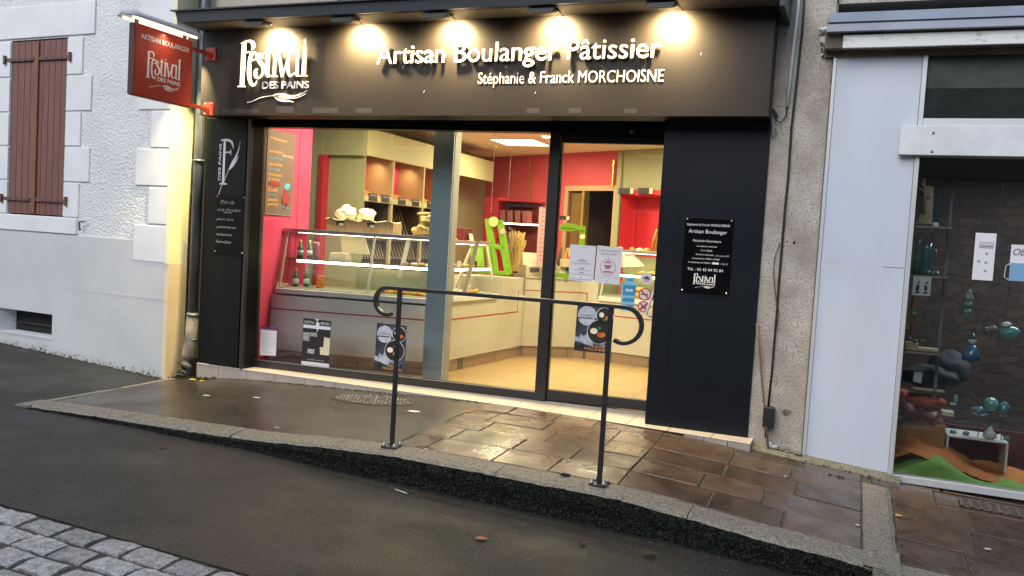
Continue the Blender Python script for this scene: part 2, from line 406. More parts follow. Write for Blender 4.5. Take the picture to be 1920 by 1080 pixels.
M['tag_black'] = mat('tag_black', (.015, .015, .015), rough=.5)
M['paper'] = mat('paper_white', (.70, .70, .74), rough=.8)
M['paper_pink'] = mat('paper_pink', (.55, .34, .36), rough=.8)
M['paper_cream'] = mat('paper_cream', (.66, .60, .42), rough=.8)
M['ink'] = mat('ink', (.03, .03, .035), rough=.7)
M['ink_grey'] = mat('ink_grey', (.22, .22, .26), rough=.7)
M['ink_pink'] = mat('ink_pink', (.42, .12, .20), rough=.7)
M['crust'] = mat('crust', (.42, .17, .03), (.66, .34, .08), scale=14, rough=.55, bump=.5, bscale=40)
M['crust_gold'] = mat('crust_gold', (.68, .33, .04), (.80, .48, .10), scale=14, rough=.45, bump=.4, bscale=40)
M['meringue'] = mat('meringue', (.86, .76, .55), (.90, .84, .66), scale=6, rough=.7, bump=.4, bscale=20)
M['kraft'] = mat('wicker', (.30, .21, .12), (.45, .33, .20), scale=30, rough=.8, bump=1, bscale=60, stretch=(1, 1, 4))
M['bag'] = mat('paper_bag', (.30, .20, .07), (.50, .38, .16), scale=12, rough=.7, bump=.8, bscale=22)
M['cake_red'] = mat('berries', (.45, .05, .02), (.75, .30, .03), scale=40, rough=.35, bump=.5)
M['cake_yel'] = mat('fruit', (.75, .42, .04), (.50, .45, .05), scale=40, rough=.35, bump=.5)
M['bottle_green'] = mat('bottle_green', (.02, .12, .05), rough=.1, coat=.6)
M['label_white'] = mat('label', (.55, .68, .70), rough=.6)
M['can_orange'] = mat('can_orange', (.80, .12, .02), (.08, .05, .25), scale=22, rough=.3, metal=.3)
M['machine'] = mat('machine_cream', (.62, .58, .46), rough=.4)
M['machine_dark'] = mat('machine_dark', (.10, .10, .10), rough=.4)
M['box_red'] = mat('dark_red_box', (.13, .012, .015), rough=.5)
M['straw'] = mat('dried_wheat', (.62, .42, .12), (.75, .58, .25), scale=40, rough=.8, stretch=(6, 6, 1))
M['slate'] = mat('slate_board', (.13, .085, .07), (.15, .10, .085), scale=3, rough=.55)
M['chalk_orange'] = mat('chalk_orange', (.78, .36, .12), rough=.9)
M['chalk_blue'] = mat('chalk_blue', (.10, .34, .52), rough=.9)
M['chalk_pink'] = mat('chalk_pink', (.75, .42, .46), rough=.9)
M['chalk_red'] = mat('chalk_red', (.26, .03, .03), rough=.9)
M['gold'] = mat('gold', (.75, .55, .18), rough=.25, metal=.8)
M['door_brown'] = mat('door_brown', (.15, .085, .03), (.19, .11, .04), scale=5, rough=.5)
M['corridor'] = mat('corridor', (.17, .11, .09), rough=.7)
M['hall_dark'] = mat('hall_dark', (.035, .03, .032), rough=.7)
M['panel_light'] = emat('ceiling_light', (1, .88, .62), 7)
M['case_light'] = emat('case_light', (1, .84, .56), 8)
M['cable'] = mat('cable', (.012, .012, .012), rough=.5)
M['rust'] = mat('rusty_rod', (.14, .085, .065), (.20, .13, .10), scale=30, rough=.8, bump=.4)
M['pvc'] = mat('grey_pvc', (.42, .46, .50), rough=.5)
M['conduit'] = mat('pale_conduit', (.60, .70, .74), rough=.35, coat=.2)
M['leaf_orange'] = mat('leaf_orange', (.42, .15, .03), (.30, .10, .02), scale=30, rough=.6)
M['leaf_yellow'] = mat('leaf_yellow', (.62, .35, .06), (.45, .30, .05), scale=30, rough=.6)
M['leaf_brown'] = mat('leaf_brown', (.09, .045, .025), rough=.7)
M['grit'] = mat('grit_grey', (.30, .29, .26), (.16, .15, .13), scale=60, rough=.9)
M['litter'] = mat('litter_paper', (.62, .60, .55), rough=.85)

# ------------------------------------------------------------------ ground
def lerp(tab, x):
    if x <= tab[0][0]: return tab[0][1]
    for (a, b), (c, d) in zip(tab, tab[1:]):
        if x <= c: return b + (d - b) * (x - a) / (c - a)
    return tab[-1][1]
ZROAD = [(-16, .12), (-12, .05), (-7.8, -.064), (-5.55, -.150), (-4.4, -.152), (-3.5, -.168), (-2.5, -.203), (-1.4, -.234), (-.8, -.252), (-.16, -.298), (.3, -.335), (1.5, -.39), (6, -.62), (9, -.75)]
ZKERB = [(-5.5, -.136), (-5.0, -.122), (-4.5, -.114), (-3.5, -.098), (-2.8, -.056), (-2.4, -.045), (-1.5, -.060), (-1.1, -.070), (-.8, -.100), (-.37, -.146), (.02, -.178), (.29, -.212), (.6, -.24)]
ZWALL = [(-5.6, -.146), (-5.33, -.136), (-4.8, -.085), (-4.2, -.060), (-3.5, -.037), (-2.9, -.014), (-2.5, -.006), (-1.2, -.008), (-.75, -.030), (-.4, -.066), (-.1, -.098), (.3, -.130), (.6, -.15)]
ZW2 = [(.2, -.150), (.4, -.158), (1.1, -.185), (3, -.25), (8, -.55)]
ZK2 = [(.2, -.225), (.4, -.238), (1.1, -.28), (3, -.37), (8, -.66)]
def zroad(x): return lerp(ZROAD, x)
def zwalk(x, y):
    t = max(0.0, min(1.2, -y / 1.6)); return lerp(ZWALL, x) * (1 - t) + lerp(ZKERB, x) * t
def zwalk2(x, y):
    t = max(0.0, min(1.2, -y / 1.6)); return lerp(ZW2, x) * (1 - t) + lerp(ZK2, x) * t

def sheet(name, xs, ys, zf, m, drop=0.0):
    mb = MB(); mb.smooth = True
    vs = [(x, y, zf(x, y) - drop) for y in ys for x in xs]; n = len(xs)
    mb.add(vs, [(j * n + i, j * n + i + 1, (j + 1) * n + i + 1, (j + 1) * n + i) for j in range(len(ys) - 1) for i in range(n - 1)])
    return struct(name, mb, m)
def fr(a, b, st):
    n = max(1, round((b - a) / st)); return [a + (b - a) * i / n for i in range(n + 1)]
YC = -3.115
sheet('road', fr(-16, 9, .2), fr(YC, .6, .2), lambda x, y: zroad(x) + .004 * noise.noise((x * 1.3, y * 1.3, 0)), M['asphalt'])
sheet('ground', fr(-40, 40, 2), fr(-40, 20, 2), lambda x, y: zroad(max(-16, min(9, x))) - .35, M['bedding'])
sheet('sett_bedding', fr(-9, 3, .06), fr(-5.2, YC + .05, .06), lambda x, y: zroad(x) - .0075 + .003 * noise.noise((x * 9, y * 9, 0)), M['bedding'])

# granite setts of the gutter strip, laid in rows along the street
mb = MB(); mb.smooth = False
row = 0; y = YC - .004
while y > -4.95:
    d = rnd.uniform(.146, .166); x = -8.2 + (row % 2) * .1 + rnd.uniform(-.03, .03)
    while x < 2.4:
        w = rnd.uniform(.190, .228); g = rnd.uniform(.009, .016); n = 5
        x0, x1, y0, y1 = x + g, x + w - g, y - d + g, y - g
        sk = rnd.uniform(-.022, .004); tl = rnd.uniform(-.006, .006); hz = rnd.uniform(.0, .010)
        V = []; F = []
        for j in range(4):
            for i in range(n):
                u, v = i / (n - 1), j / 3
                e = min(u, 1 - u) * 4; e2 = min(v, 1 - v) * 3.2
                dome = -.003 * (1 - min(1, e)) - .003 * (1 - min(1, e2)) + hz * .45 + tl * (u - .5)
                px_, py_ = x0 + (x1 - x0) * u + sk * v, y0 + (y1 - y0) * v
                jx = rnd.uniform(-.005, .005); jy = rnd.uniform(-.005, .005)
                V.append((px_ + jx, py_ + jy, zroad(px_) + .002 + dome + rnd.uniform(-.003, .003)))
        F = [(j * n + i, j * n + i + 1, (j + 1) * n + i + 1, (j + 1) * n + i) for j in range(3) for i in range(n - 1)]
        ring = [i for i in range(n)] + [j * n + n - 1 for j in range(1, 4)] + [3 * n + i for i in range(n - 2, -1, -1)] + [j * n for j in range(2, 0, -1)]
        o = len(V)
        for k in ring: V.append((V[k][0], V[k][1], V[k][2] - .035))
        for a in range(len(ring)):
            b = (a + 1) % len(ring); F.append((ring[a], o + a, o + b, ring[b]))
        mb.add(V, F); x += w
    y -= d; row += 1
struct('setts', mb, M['sett'])
sheet('sett_bedding', fr(-16, 9, .5), fr(-12, YC - .02, .4), lambda x, y: zroad(x) - .030, M['bedding'])

# raised walk in front of the shops: asphalt on the left, wet stone slabs on the right
KY = -1.62; KI = -1.42
def kz(x, y): return zwalk(x, y)
mb = MB(); mb.smooth = True
xs = fr(-5.50, -2.53, .15); ys = fr(KI + .005, .12, .15); n = len(xs)
V = [(x if i < n - 1 else x - .02 * math.sin(y * 9), y, kz(x, y) + .003 * noise.noise((x * 2, y * 2, 3))) for y in ys for i, x in enumerate(xs)]
mb.add(V, [(j * n + i, j * n + i + 1, (j + 1) * n + i + 1, (j + 1) * n + i) for j in range(len(ys) - 1) for i in range(n - 1)])
struct('sidewalk', mb, M['asphalt_walk'])
sheet('paving_bed', fr(-2.56, .20, .12), fr(KI - .05, .12, .12), lambda x, y: zwalk(x, y) - .004, M['mortar'])
def slabs(name, x0, x1, rows, zf, m, wr, seed, gap=.006, jog=()):
    r_ = random.Random(seed); mb = MB()
    for k, (ya, yb) in enumerate(rows):
        x = x0; first = True
        while x < x1 - .02:
            w = r_.uniform(*wr) * (.6 if first else 1); first = False
            xe = min(x + w, x1)
            for jx in jog:
                if x < jx < xe + .12: xe = jx
            if x1 - xe < .14: xe = x1
            g = gap * r_.uniform(.6, 1.5)
            dz = r_.uniform(-.003, .003); tx = r_.uniform(-.002, .002); ty = r_.uniform(-.002, .002)
            c = [(x + g, ya + g), (xe - g, ya + g), (xe - g, yb - g), (x + g, yb - g)]
            c = [(a + r_.uniform(-.003, .003), b + r_.uniform(-.003, .003)) for a, b in c]
            tp = [(a, b, zf(a, b) + .004 + dz + tx * (1 if i in (1, 2) else -1) + ty * (1 if i > 1 else -1)) for i, (a, b) in enumerate(c)]
            mb.hexa([(a, b, z - .03) for a, b, z in tp], tp)
            x = xe
    struct(name, mb, m, bevel=.004)
rows = [(-.26, -.02), (-.55, -.26), (-.83, -.55), (-1.12, -.83), (KI + .006, -1.12)]
slabs('paving', -2.53, .145, rows, zwalk, M['slab'], (.30, .52), 5, jog=(-1.12,))
sheet('paving_bed', fr(.27, 8.5, .25), fr(KI - .2, .30, .25), lambda x, y: zwalk2(x, y) - .006, M['mortar'])
rows2 = [(-.02, .16), (-.34, -.02), (-.70, -.34), (-1.06, -.70), (KI + .006, -1.06)]
slabs('paving', .315, 8.4, rows2, zwalk2, M['slab'], (.34, .7), 9)

def kerb(name, pts_out, pts_in, ztop, zbot, seed, cut):
    """kerb stones along a line; faces towards the road get the mossy side"""
    r_ = random.Random(seed); mb = MB(); mb.smooth = False
    n = len(pts_out)
    prof = []; stone = 0; sy_ = 0.0; sz_ = 0.0
    for i in range(n):
        (xo, yo), (xi, yi) = pts_out[i], pts_in[i]
        if i in cut: sy_ = r_.uniform(-.002, .002); sz_ = r_.uniform(-.001, .001)
        yo += sy_
        zt = ztop(xo, yo) + sz_; zi = ztop(xi, yi); zb = zbot(xo)
        dx, dy = xo - xi, yo - yi; l = math.hypot(dx, dy); dx /= l; dy /= l
        j = lambda a: r_.uniform(-a, a)
        P_ = [(xi, yi, zi - .03), (xi, yi, zi + .002 + j(.001)), ((xo + xi) / 2, (yo + yi) / 2, (zt + zi) / 2 + .004 + j(.002)),
              (xo - dx * .03, yo - dy * .03, zt + .002 + j(.003)), (xo - dx * .004 + dx * j(.004), yo - dy * .004 + dy * j(.004), zt - .012 + j(.003))]
        H = max(.01, zt - zb)
        for q in (.35, .7): P_.append((xo + dx * (.012 + j(.008)), yo + dy * (.012 + j(.008)), zt - H * q))
        P_.append((xo + dx * .035, yo + dy * .035, zb - .05)); prof.append(P_)
    m_ = len(prof[0])
    V = [p for q in prof for p in q]
    for i in range(n - 1):
        if i + 1 in cut: continue
        for k in range(m_ - 1):
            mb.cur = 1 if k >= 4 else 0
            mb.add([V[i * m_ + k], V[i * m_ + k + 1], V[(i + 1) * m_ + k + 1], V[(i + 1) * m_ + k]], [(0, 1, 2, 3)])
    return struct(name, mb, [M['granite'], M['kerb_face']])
xs = fr(-5.40, .20, .035)
outer = [(x, KY + .004 * math.sin(x * 5)) for x in xs]
joints = [-4.55, -3.62, -2.86, -1.78, -.70]
for j_ in joints: xs = [x for x in xs if abs(x - j_) > .02] + [j_ - .002, j_ + .002]
xs.sort(); outer = [(x, KY + .004 * math.sin(x * 5)) for x in xs]
cuts = [k for k in range(1, len(xs)) if xs[k] - xs[k - 1] < .0045]
for k in range(len(xs)): pass
kerb('kerb', outer, [(x, KI) for x, _ in outer], kz, zroad, 3, cuts)
mb = MB()
for x0, x1 in zip(xs, xs[1:]): mb.hexa([(x0, KY + .02, -.4), (x1, KY + .02, -.4), (x1, KI - .01, -.4), (x0, KI - .01, -.4)], [(x0, KY + .02, kz(x0, KY) - .012), (x1, KY + .02, kz(x1, KY) - .012), (x1, KI - .01, kz(x1, KI) - .012), (x0, KI - .01, kz(x0, KI) - .012)])
struct('kerb_bed', mb, M['bedding'])
# left end: narrow granite strip running back to the white house, right end: wedge stone
xs2 = fr(0, 1, .06)
kerb('kerb', [(-5.52 - .03 * t, KY + 1.50 * t) for t in xs2], [(-5.40 - .05 * t, KY + 1.50 * t) for t in xs2], lambda x, y: kz(max(x, -5.5), y) - (.004 if x < -5.47 else 0), zroad, 4, ())
kerb('kerb', [(.315, KY + (1.62 - .25) * t) for t in xs2], [(.150, KY + (1.62 - .25) * t) for t in xs2], kz, lambda x: -.40, 6, ())
mb = MB(); mb.hexa([(-5.53, KY - .004, -.2), (-5.39, KY - .004, -.2), (-5.39, KI, -.2), (-5.53, KI, -.2)], [(-5.53, KY - .004, -.140), (-5.39, KY - .004, kz(-5.39, KY) + .003), (-5.39, KI, kz(-5.39, KI) + .003), (-5.53, KI, -.137)])
struct('kerb', mb, M['granite'])
mb = MB(); mb.hexa([(.19, KY - .01, -.45), (.32, KY - .01, -.45), (.32, KI + .1, -.45), (.19, KI + .1, -.45)], [(.19, KY - .01, kz(.19, KY)), (.32, KY - .01, kz(.32, KY)), (.32, KI + .1, kz(.32, KI + .1)), (.19, KI + .1, kz(.19, KI + .1) + .001)])
struct('kerb', mb, [M['granite']])
xs = fr(.32, 8.4, .06)
kerb('kerb', [(x, KY - .02) for x in xs], [(x, KI) for x in xs], zwalk2, zroad, 8, ())

# moss and grit along the foot of the walls
mb = MB()
def tufts(x0, x1, yf, zf, n, s, seed):
    r_ = random.Random(seed)
    for _ in range(n):
        x = r_.uniform(x0, x1); yy = yf(x) + r_.uniform(-.02, .012); q = s * r_.uniform(.4, 1.2)
        for _k in range(3):
            a = r_.uniform(0, 6.28); dx, dy = math.cos(a) * q * .5, math.sin(a) * q * .5; h = q * r_.uniform(.5, 1.2)
            z = zf(x, yy) - .004
            mb.add([(x - dx, yy - dy, z), (x + dx, yy + dy, z), (x + r_.uniform(-q, q) * .4, yy + r_.uniform(-q, q) * .4, z + h)], [(0, 1, 2)])
tufts(-5.5, -2.6, lambda x: -.012, zwalk, 700, .012, 1)
tufts(-5.56, -5.1, lambda x: -.06 + rnd.uniform(-.05, .05), zwalk, 260, .022, 2)
tufts(-9.5, -5.57, lambda x: -.155 + (-5.56 - x) * .0612 - .012, lambda x, y: zroad(x), 900, .014, 3)
tufts(-.55, .2, lambda x: -.05, zwalk, 260, .014, 4)
tufts(-.3, .3, lambda x: -.10, zwalk, 60, .02, 5)
tufts(-.05, .05, lambda x: -.27, zwalk, 40, .02, 6)
tag(mb.build('moss', M['moss']), 'green moss and weeds along the foot of the walls', 'moss', kind='stuff')
# ------------------------------------------------------------------ white house on the left
HA = 3.5
H = frame((-5.56, -.150, 0), -HA)          # x along its street front (negative = left), y into the house
white = thing('white_house', 'white rendered house with raised corner stones left of the bakery', 'house', (-5.56, -.15, -.15))
def HM(): return MB(H)
TOP = 6.2
sx0, sx1, sz0, sz1 = -2.17, -1.37, 1.215, 2.885
mb = HM()
for a, b, c, d in ((-9, sx0, 1.05, TOP), (sx0, sx1, sz1, TOP), (sx1, -.002, 1.05, TOP), (sx0, sx1, 1.05, sz0)):
    mb.box(a, b - (.03 if b > -.01 else 0), 0, .3, c, d)
mb.build('street_wall', M['roughcast'], white)
vx0, vx1, vz0, vz1 = -2.28, -1.47, .055, .285
mb = HM(); pb = -.010
for a, b, c, d in ((-9, vx0, -.6, 1.05), (vx1, -.002, -.6, 1.05), (vx0, vx1, vz1, 1.05), (vx0, vx1, -.6, vz0)):
    mb.box(a, b, pb, .3, c, d)
mb.box(-9, .0, pb - .002, pb + .02, .548, .552)
mb.build('plinth', M['plinth'], white)
mb = HM()
r_ = random.Random(4)
for _ in range(1500):                       # damp stains speckled low on the plinth
    x = r_.uniform(-3.2, -.02); h = abs(r_.gauss(0, .032)); gz = zroad(-5.56 + x) + h - .005; q = r_.uniform(.002, .009)
    k = r_.randint(4, 6); a0 = r_.uniform(0, 6)
    mb.add([(x + q * math.cos(a0 + 6.283 * i / k) * r_.uniform(.6, 1.4), pb - .0012, gz + q * math.sin(a0 + 6.283 * i / k) * r_.uniform(.6, 1.4)) for i in range(k)], [tuple(range(k))])
mb.build('damp_stain', M['plinth_dirt'], white)
# vent recess: splayed white reveal, dark inside with a bar
mb = HM()
mb.hexa([(vx0, pb, vz0 - .03), (vx1, pb, vz0 - .03), (vx1, .16, vz0 - .03), (vx0 + .05, .16, vz0 - .03)], [(vx0, pb - .012, vz0 + .002), (vx1, pb - .012, vz0 + .002), (vx1, .16, vz0 + .004), (vx0 + .05, .16, vz0 + .004)])
mb.add([(vx0, pb, vz0), (vx0 + .05, .16, vz0), (vx0 + .05, .16, vz1), (vx0, pb, vz1)], [(0, 1, 2, 3)])
mb.build('vent_reveal', M['white_paint'], white)
mb = HM(); mb.box(vx0, vx1 - .001, .16, .28, vz0 - .02, vz1 + .02); o = mb.build('vent_void', M['dark'], white)
mb = HM(); mb.tube([(vx0 + .1, .12, .15), (vx1, .12, .15)], .008, 6); mb.build('vent_bar', M['black_metal'], white)
# corner stones and window surround
joints_z = [-.5, .20, .535, .865, 1.20, 1.535, 1.87, 2.20, 2.53, 2.86, 3.2, 3.55, 3.9, 4.25, 4.6, 4.95, 5.3, 5.65, 6.0]
for i in range(len(joints_z) - 1):
    z0, z1 = joints_z[i], joints_z[i + 1]; wd = .43 if i % 2 else .26
    proud = .004 if z1 < 1.1 else .0135
    mb = HM(); mb.box(-wd, -.002, pb - proud + .010, .03, z0 + .006, z1 - .008); mb.build('corner_stone', M['plinth'] if z1 < 1.1 else M['white_paint'], white, bevel=.006)
for i, (z0, z1) in enumerate(((1.215, 1.545), (1.545, 1.875), (1.875, 2.20), (2.20, 2.535), (2.535, 2.885))):
    wd = (.21, .34)[i % 2]
    for s in (0, 1):
        mb = HM(); wd2 = wd
        if s: mb.box(sx1 + .004, sx1 + wd2, -.014, .2, z0 + .006, z1 - .008)
        else: mb.box(sx0 - wd2, sx0 - .004, -.014, .2, z0 + .006, z1 - .008)
        mb.build('window_stone', M['white_paint'], white, bevel=.006)
mb = HM(); mb.box(sx0 - .42, sx1 + .36, -.016, .2, 2.90, 3.20); mb.build('lintel', M['white_paint'], white, bevel=.006)
mb = HM(); mb.box(sx0 - .42, sx1 + .20, -.022, .2, 1.062, 1.208); mb.build('sill', M['white_paint'], white, bevel=.006)
# shutters, closed
xm = (sx0 + sx1) / 2 - .03
for k, (a, b) in enumerate(((sx0 + .006, xm), (xm, sx1 - .006))):
    mb = HM(); n = 4 if k == 0 else 5; w = (b - a) / n
    for i in range(n): mb.box(a + i * w + .0022, a + (i + 1) * w - .0022, .004, .034, sz0 + .012, sz1 - .012)
    leaf = mb.build('shutter', M['shutter'], white, bevel=.0025)
    for z in (1.365, 2.70):
        mb = HM()
        mb.box(a - (.06 if k == 0 else -.03), b + (-.03 if k == 0 else .05), -.020, .003, z - .016, z + .016)
        xe = a - .075 if k == 0 else b + .06
        mb.box(xe - .014, xe + .014, -.036, -.0145, z - .042, z + .042)
        mb.build('hinge', M['iron_brown'], leaf, bevel=.002)
    mb = HM()
    for z in (1.365, 2.70):
        for i in range(4):
            x = a + .05 + i * (b - a - .1) / 3
            mb.box(x - .006, x + .006, -.024, -.020, z - .006, z + .006)
    mb.build('rivet', M['black_metal'], leaf)
mb = HM(); mb.box(xm - .032, xm + .032, -.012, .003, sz0 + .014, sz1 - .02); mb.build('shutter_bar', M['shutter_bar'], white, bevel=.003)
mb = HM(); mb.box(sx0, sx1, .036, .05, sz0, sz1); mb.build('window_void', M['dark'], white)
mb = HM(); mb.tube([(-1.10, -.03, 1.10), (-1.09, -.05, 1.18), (-1.05, -.06, 1.185), (-1.03, -.03, 1.19)], .007, 6); mb.build('shutter_catch', M['iron_brown'], white)
# return towards the bakery, painted cream and peach
mb = MB(); mb.box(-5.590, -5.552, -.165, .40, .865, TOP); mb.build('side_wall', M['cream'], white)
mb = MB(); mb.box(-5.590, -5.548, -.160, .40, -.5, .864); mb.build('side_plinth', M['peach'], white)
mb = HM(); mb.box(-9, 0, .0, .3, TOP, TOP + .05); mb.build('wall_top', M['white_paint'], white)

# ------------------------------------------------------------------ downpipe
dp = thing('downpipe', 'zinc rain pipe with stained cast foot in the corner beside the white house', 'drainpipe', (-5.41, .0, -.13))
MB().tube([(-5.39, .0, 6), (-5.395, .0, 3.0), (-5.405, -.0, 2.0), (-5.41, .0, .42)], .045, 12).build('upper_pipe', M['zinc'], dp)
MB().tube([(-5.41, .0, .44), (-5.412, -.01, .2), (-5.42, -.02, .05), (-5.43, -.05, -.02), (-5.435, -.075, -.10)], .055, 12, rs=[.05, .052, .058, .062, .06]).build('cast_foot', M['cast_pipe'], dp)
for z in (2.96, 1.78, .42, .20): MB().lathe([(.053, z - .012), (.056, z), (.053, z + .012)], (-5.405, 0, 0), 12).build('pipe_collar', M['zinc'], dp)
MB().tube([(-5.50, .04, 6), (-5.49, .03, 2.3), (-5.50, .02, 1.2), (-5.495, .02, -.10)], .012, 6).build('cable', M['cable'], dp)

# ------------------------------------------------------------------ bakery building
bak = thing('bakery', 'bakery shopfront with black fascia, glazed front and lit interior', 'shop', (-2.9, .3, 0))
GA = math.degrees(math.atan2(.25, 3.65))
G = frame((-5.0, .170, 0), GA)             # glazing plane, x along the glass, y inward
def GX(x): return (x + 5.0) / math.cos(R(GA))
MB().box(-5.35, -.225, .06, .45, 2.20, 6.2).build('upper_wall', M['plaster_up'], bak)
mb = MB(); mb.box(-.62, -.232, .015, .45, -.5, 6.25); mb.build('plaster_pier', M['plaster'], bak, bevel=.01)
# fascia
FY = -.2
mb = MB(); mb.box(-5.235, -.590, FY, .058, 2.153, 2.852); fas = mb.build('fascia_board', M['black_board'], bak, bevel=.002)
MB().box(-5.236, -.588, FY - .004, FY + .05, 2.149, 2.162).build('fascia_trim', M['black_board'], bak)
mb = MB(); mb.hexa([(-5.25, -.475, 2.856), (-.525, -.475, 2.856), (-.525, .055, 2.856), (-5.25, .055, 2.856)], [(-5.27, -.485, 2.935), (-.515, -.485, 2.935), (-.515, .055, 2.935), (-5.27, .055, 2.935)])
mb.cur = 1; mb.box(-5.20, -.54, -.44, .05, 2.8532, 2.8558)
cor = mb.build('cornice', [M['cornice'], M['soffit']], bak)
mb = MB(); mb.hexa([(-5.30, -.51, 2.937), (-.50, -.51, 2.937), (-.50, .055, 2.975), (-5.30, .055, 2.975)], [(-5.30, -.51, 2.948), (-.50, -.51, 2.948), (-.50, .055, 2.99), (-5.30, .055, 2.99)])
mb.build('cornice_cap', M['cornice'], bak)
mb = MB(); mb.box(-.545, -.515, -.47, .02, 2.78, 2.857); mb.build('cornice_end', M['cornice'], bak)
# lettering
FP = plane((0, FY, 0), (1, 0, 0), (0, 0, 1))
text('Artisan Boulanger Pâtissier', FP, -3.514, 2.536, 2.20, .150, M['white_letter'], bak, 'sign_lettering', ext=.016, lift=.018, offset=.002)
text('Stéphanie & Franck MORCHOISNE', FP, -2.665, 2.380, 1.375, .088, M['white_letter'], bak, 'sign_lettering', ext=.004, lift=.001)
logo(FP, -4.815, 2.372, .675, M['white_letter'], bak, 'sign_lettering', thick=.014, stand=.030, h=.375)
mb = MB()
for x, z, a in ((-3.107, 2.33, .6), (-2.21, 2.315, .6), (-1.05, 2.56, .2), (-3.30, 2.515, 1.0), (-2.45, 2.50, .9)):
    mb.poly([(x - .006, FY - .0015, z - .008), (x - .002, FY - .0015, z - .009), (x + .007 * a, FY - .0015, z + .008), (x + .003 * a, FY - .0015, z + .009)], (0, .001, 0))
mb.build('paint_chip', M['letter_grey'], bak)
mb = MB()
for x0, x1 in ((-5.0, -4.62), (-4.45, -4.28), (-4.1, -3.86), (-3.7, -3.55), (-2.27, -2.17), (-1.95, -1.86), (-1.55, -1.46)):
    mb.box(x0, x1, FY - .0015, FY, 2.166, 2.166 + rnd.uniform(.03, .055))
mb.build('masked_patch', mat('patch', (.034, .031, .031), rough=.5), bak)

# piers, transom and threshold
mb = MB(); mb.box(-5.345, -4.84, .012, .15, 0.002, 2.15)
mb.build('pier', M['pier_dark'], bak)
mb = MB(); mb.box(-5.20, -4.895, -.006, .013, .004, 2.149); mb.build('pier_panel', M['pier_dark'], bak, bevel=.002)
mb = MB(); mb.box(-4.872, -4.840, -.018, .012, .002, 2.149); mb.build('pier_post', M['alu_dark'], bak, bevel=.003)
mb = MB(); mb.box(-1.302, -.588, -.002, .46, .002, 2.149); mb.build('pier', M['pier'], bak, bevel=.004)
mb = MB(); mb.box(-1.300, -1.17, -.004, -.0022, .006, 2.147); mb.build('pier_seam', M['pier'], bak)
mb = MB(G); mb.box(GX(-5.0), GX(-1.30), -.02, .10, 2.107, 2.60); mb.build('transom', M['pier_dark'], bak)
mb = MB(); mb.box(-5.2, -1.30, -.19, .40, 2.20, 2.22); mb.build('soffit_board', M['pier_dark'], bak)
# threshold tiles
mb = MB(); mb.box(-5.345, -.560, .004, .60, -.30, -.008); mb.build('threshold', M['grout'], bak)
mb = MB(); x = -5.343; r_ = random.Random(2); k = 0
edge = lambda x: -.004 if x < -2.3 else -.004 - (x + 2.3) / 1.75 * .165
ts = [-5.343 + .302 * i for i in range(16)] + [-.548]
for a, b in zip(ts, ts[1:]):
    if b - a < .06: continue
    mb.hexa([(a + .002, edge(a), -.006), (b - .002, edge(b), -.006), (b - .002, .44, -.006), (a + .002, .44, -.006)], [(a + .002, edge(a), 0), (b - .002, edge(b), 0), (b - .002, .44, 0), (a + .002, .44, 0)])
mb.build('step_tile', M['tile_step'], bak, bevel=.0015)
mb = MB()
ts = [-5.343, -5.10, -4.80, -4.50, -4.20, -3.90, -3.60, -3.30, -3.0, -2.7, -2.4]
for a, b in zip(ts, ts[1:]): mb.box(a + .002, b - .002, -.001, .02, -.22, -.0065)
mb.build('riser_tile', M['tile_riser'], bak, bevel=.0015); mb = MB()
for a, b in zip([-1.0, -.86, -.70], [-.86, -.70, -.549]):
    mb.hexa([(a + .002, edge(a) + .004, -.16), (b - .002, edge(b) + .004, -.16), (b - .002, .02, -.16), (a + .002, .02, -.16)], [(a + .002, edge(a) + .004, -.0065), (b - .002, edge(b) + .004, -.0065), (b - .002, .02, -.0065), (a + .002, .02, -.0065)])
mb.build('riser_tile', M['tile_riser'], bak, bevel=.0015)
mb = MB()
prev = None
for i in range(14):                          # mortar haunching at the foot of the pier and the blue panel
    x = -.60 + i * .075; w = .10 + .04 * noise.noise((x * 6, 1, 1)); z = lerp(ZWALL, x)
    c = [(x, .02, z + .03), (x, -w * .5, z + .022 + .008 * noise.noise((x * 12, 0, 0))), (x, -w, z + .0), (x, -w, z - .05), (x, .02, z - .05)]
    if prev: mb.add(prev + c, [(k, (k + 1) % 5, (k + 1) % 5 + 5, k + 5) for k in range(5)])
    prev = c
mb.build('mortar_fillet', mat('fillet', (.24, .215, .175), (.15, .14, .11), scale=14, rough=.9, bump=.8, bscale=70, speck=(.10, .12, .05), speck_scale=26), bak)

# glazing: frame, panes, sliding door
mb = MB(G)
def gbar(x0, x1, z0, z1, y0=-.03, y1=.035): mb.box(x0, x1, y0, y1, z0, z1)
L0, L1 = GX(-4.852), GX(-2.266); D0, D1 = GX(-2.172), GX(-1.39)
gbar(GX(-5.02), L0, 0.001, 2.106)
gbar(L0, L1, .001, .066); gbar(L0, L1, 2.104, 2.1065)
mb.build('window_frame', M['alu_dark'], bak, bevel=.003)
mb = MB(G); gbar(L1, D0 - .006, .001, 2.106, -.04, .04); mb.build('mullion', M['alu_dark'], bak, bevel=.004)
mb = MB(G); mb.box(L0, L1, -.034, -.030, .064, .069); mb.build('glazing_bead', M['steel'], bak)
MB(G).box(L0, L1, .000, .004, .064, 2.106).build('window_pane', M['glass'], bak)
door = MB(G)
door.box(D0 - .004, D0 + .003, -.02, .03, .012, 2.08); door.box(D0 + .003, D1 + .06, -.02, .03, .012, .094); door.box(D0 + .003, D1 + .06, -.02, .03, 2.028, 2.08)
door.box(D1, D1 + .06, -.02, .03, .094, 2.028)
do = door.build('door', M['alu_dark'], bak, bevel=.003)
MB(G).box(D0 + .003, D1, .002, .007, .094, 2.028).build('door_pane', M['glass'], do)
mb = MB(G); mb.box(L1, GX(-1.28), -.035, .04, 2.081, 2.115); mb.build('door_track', M['pier_dark'], bak)
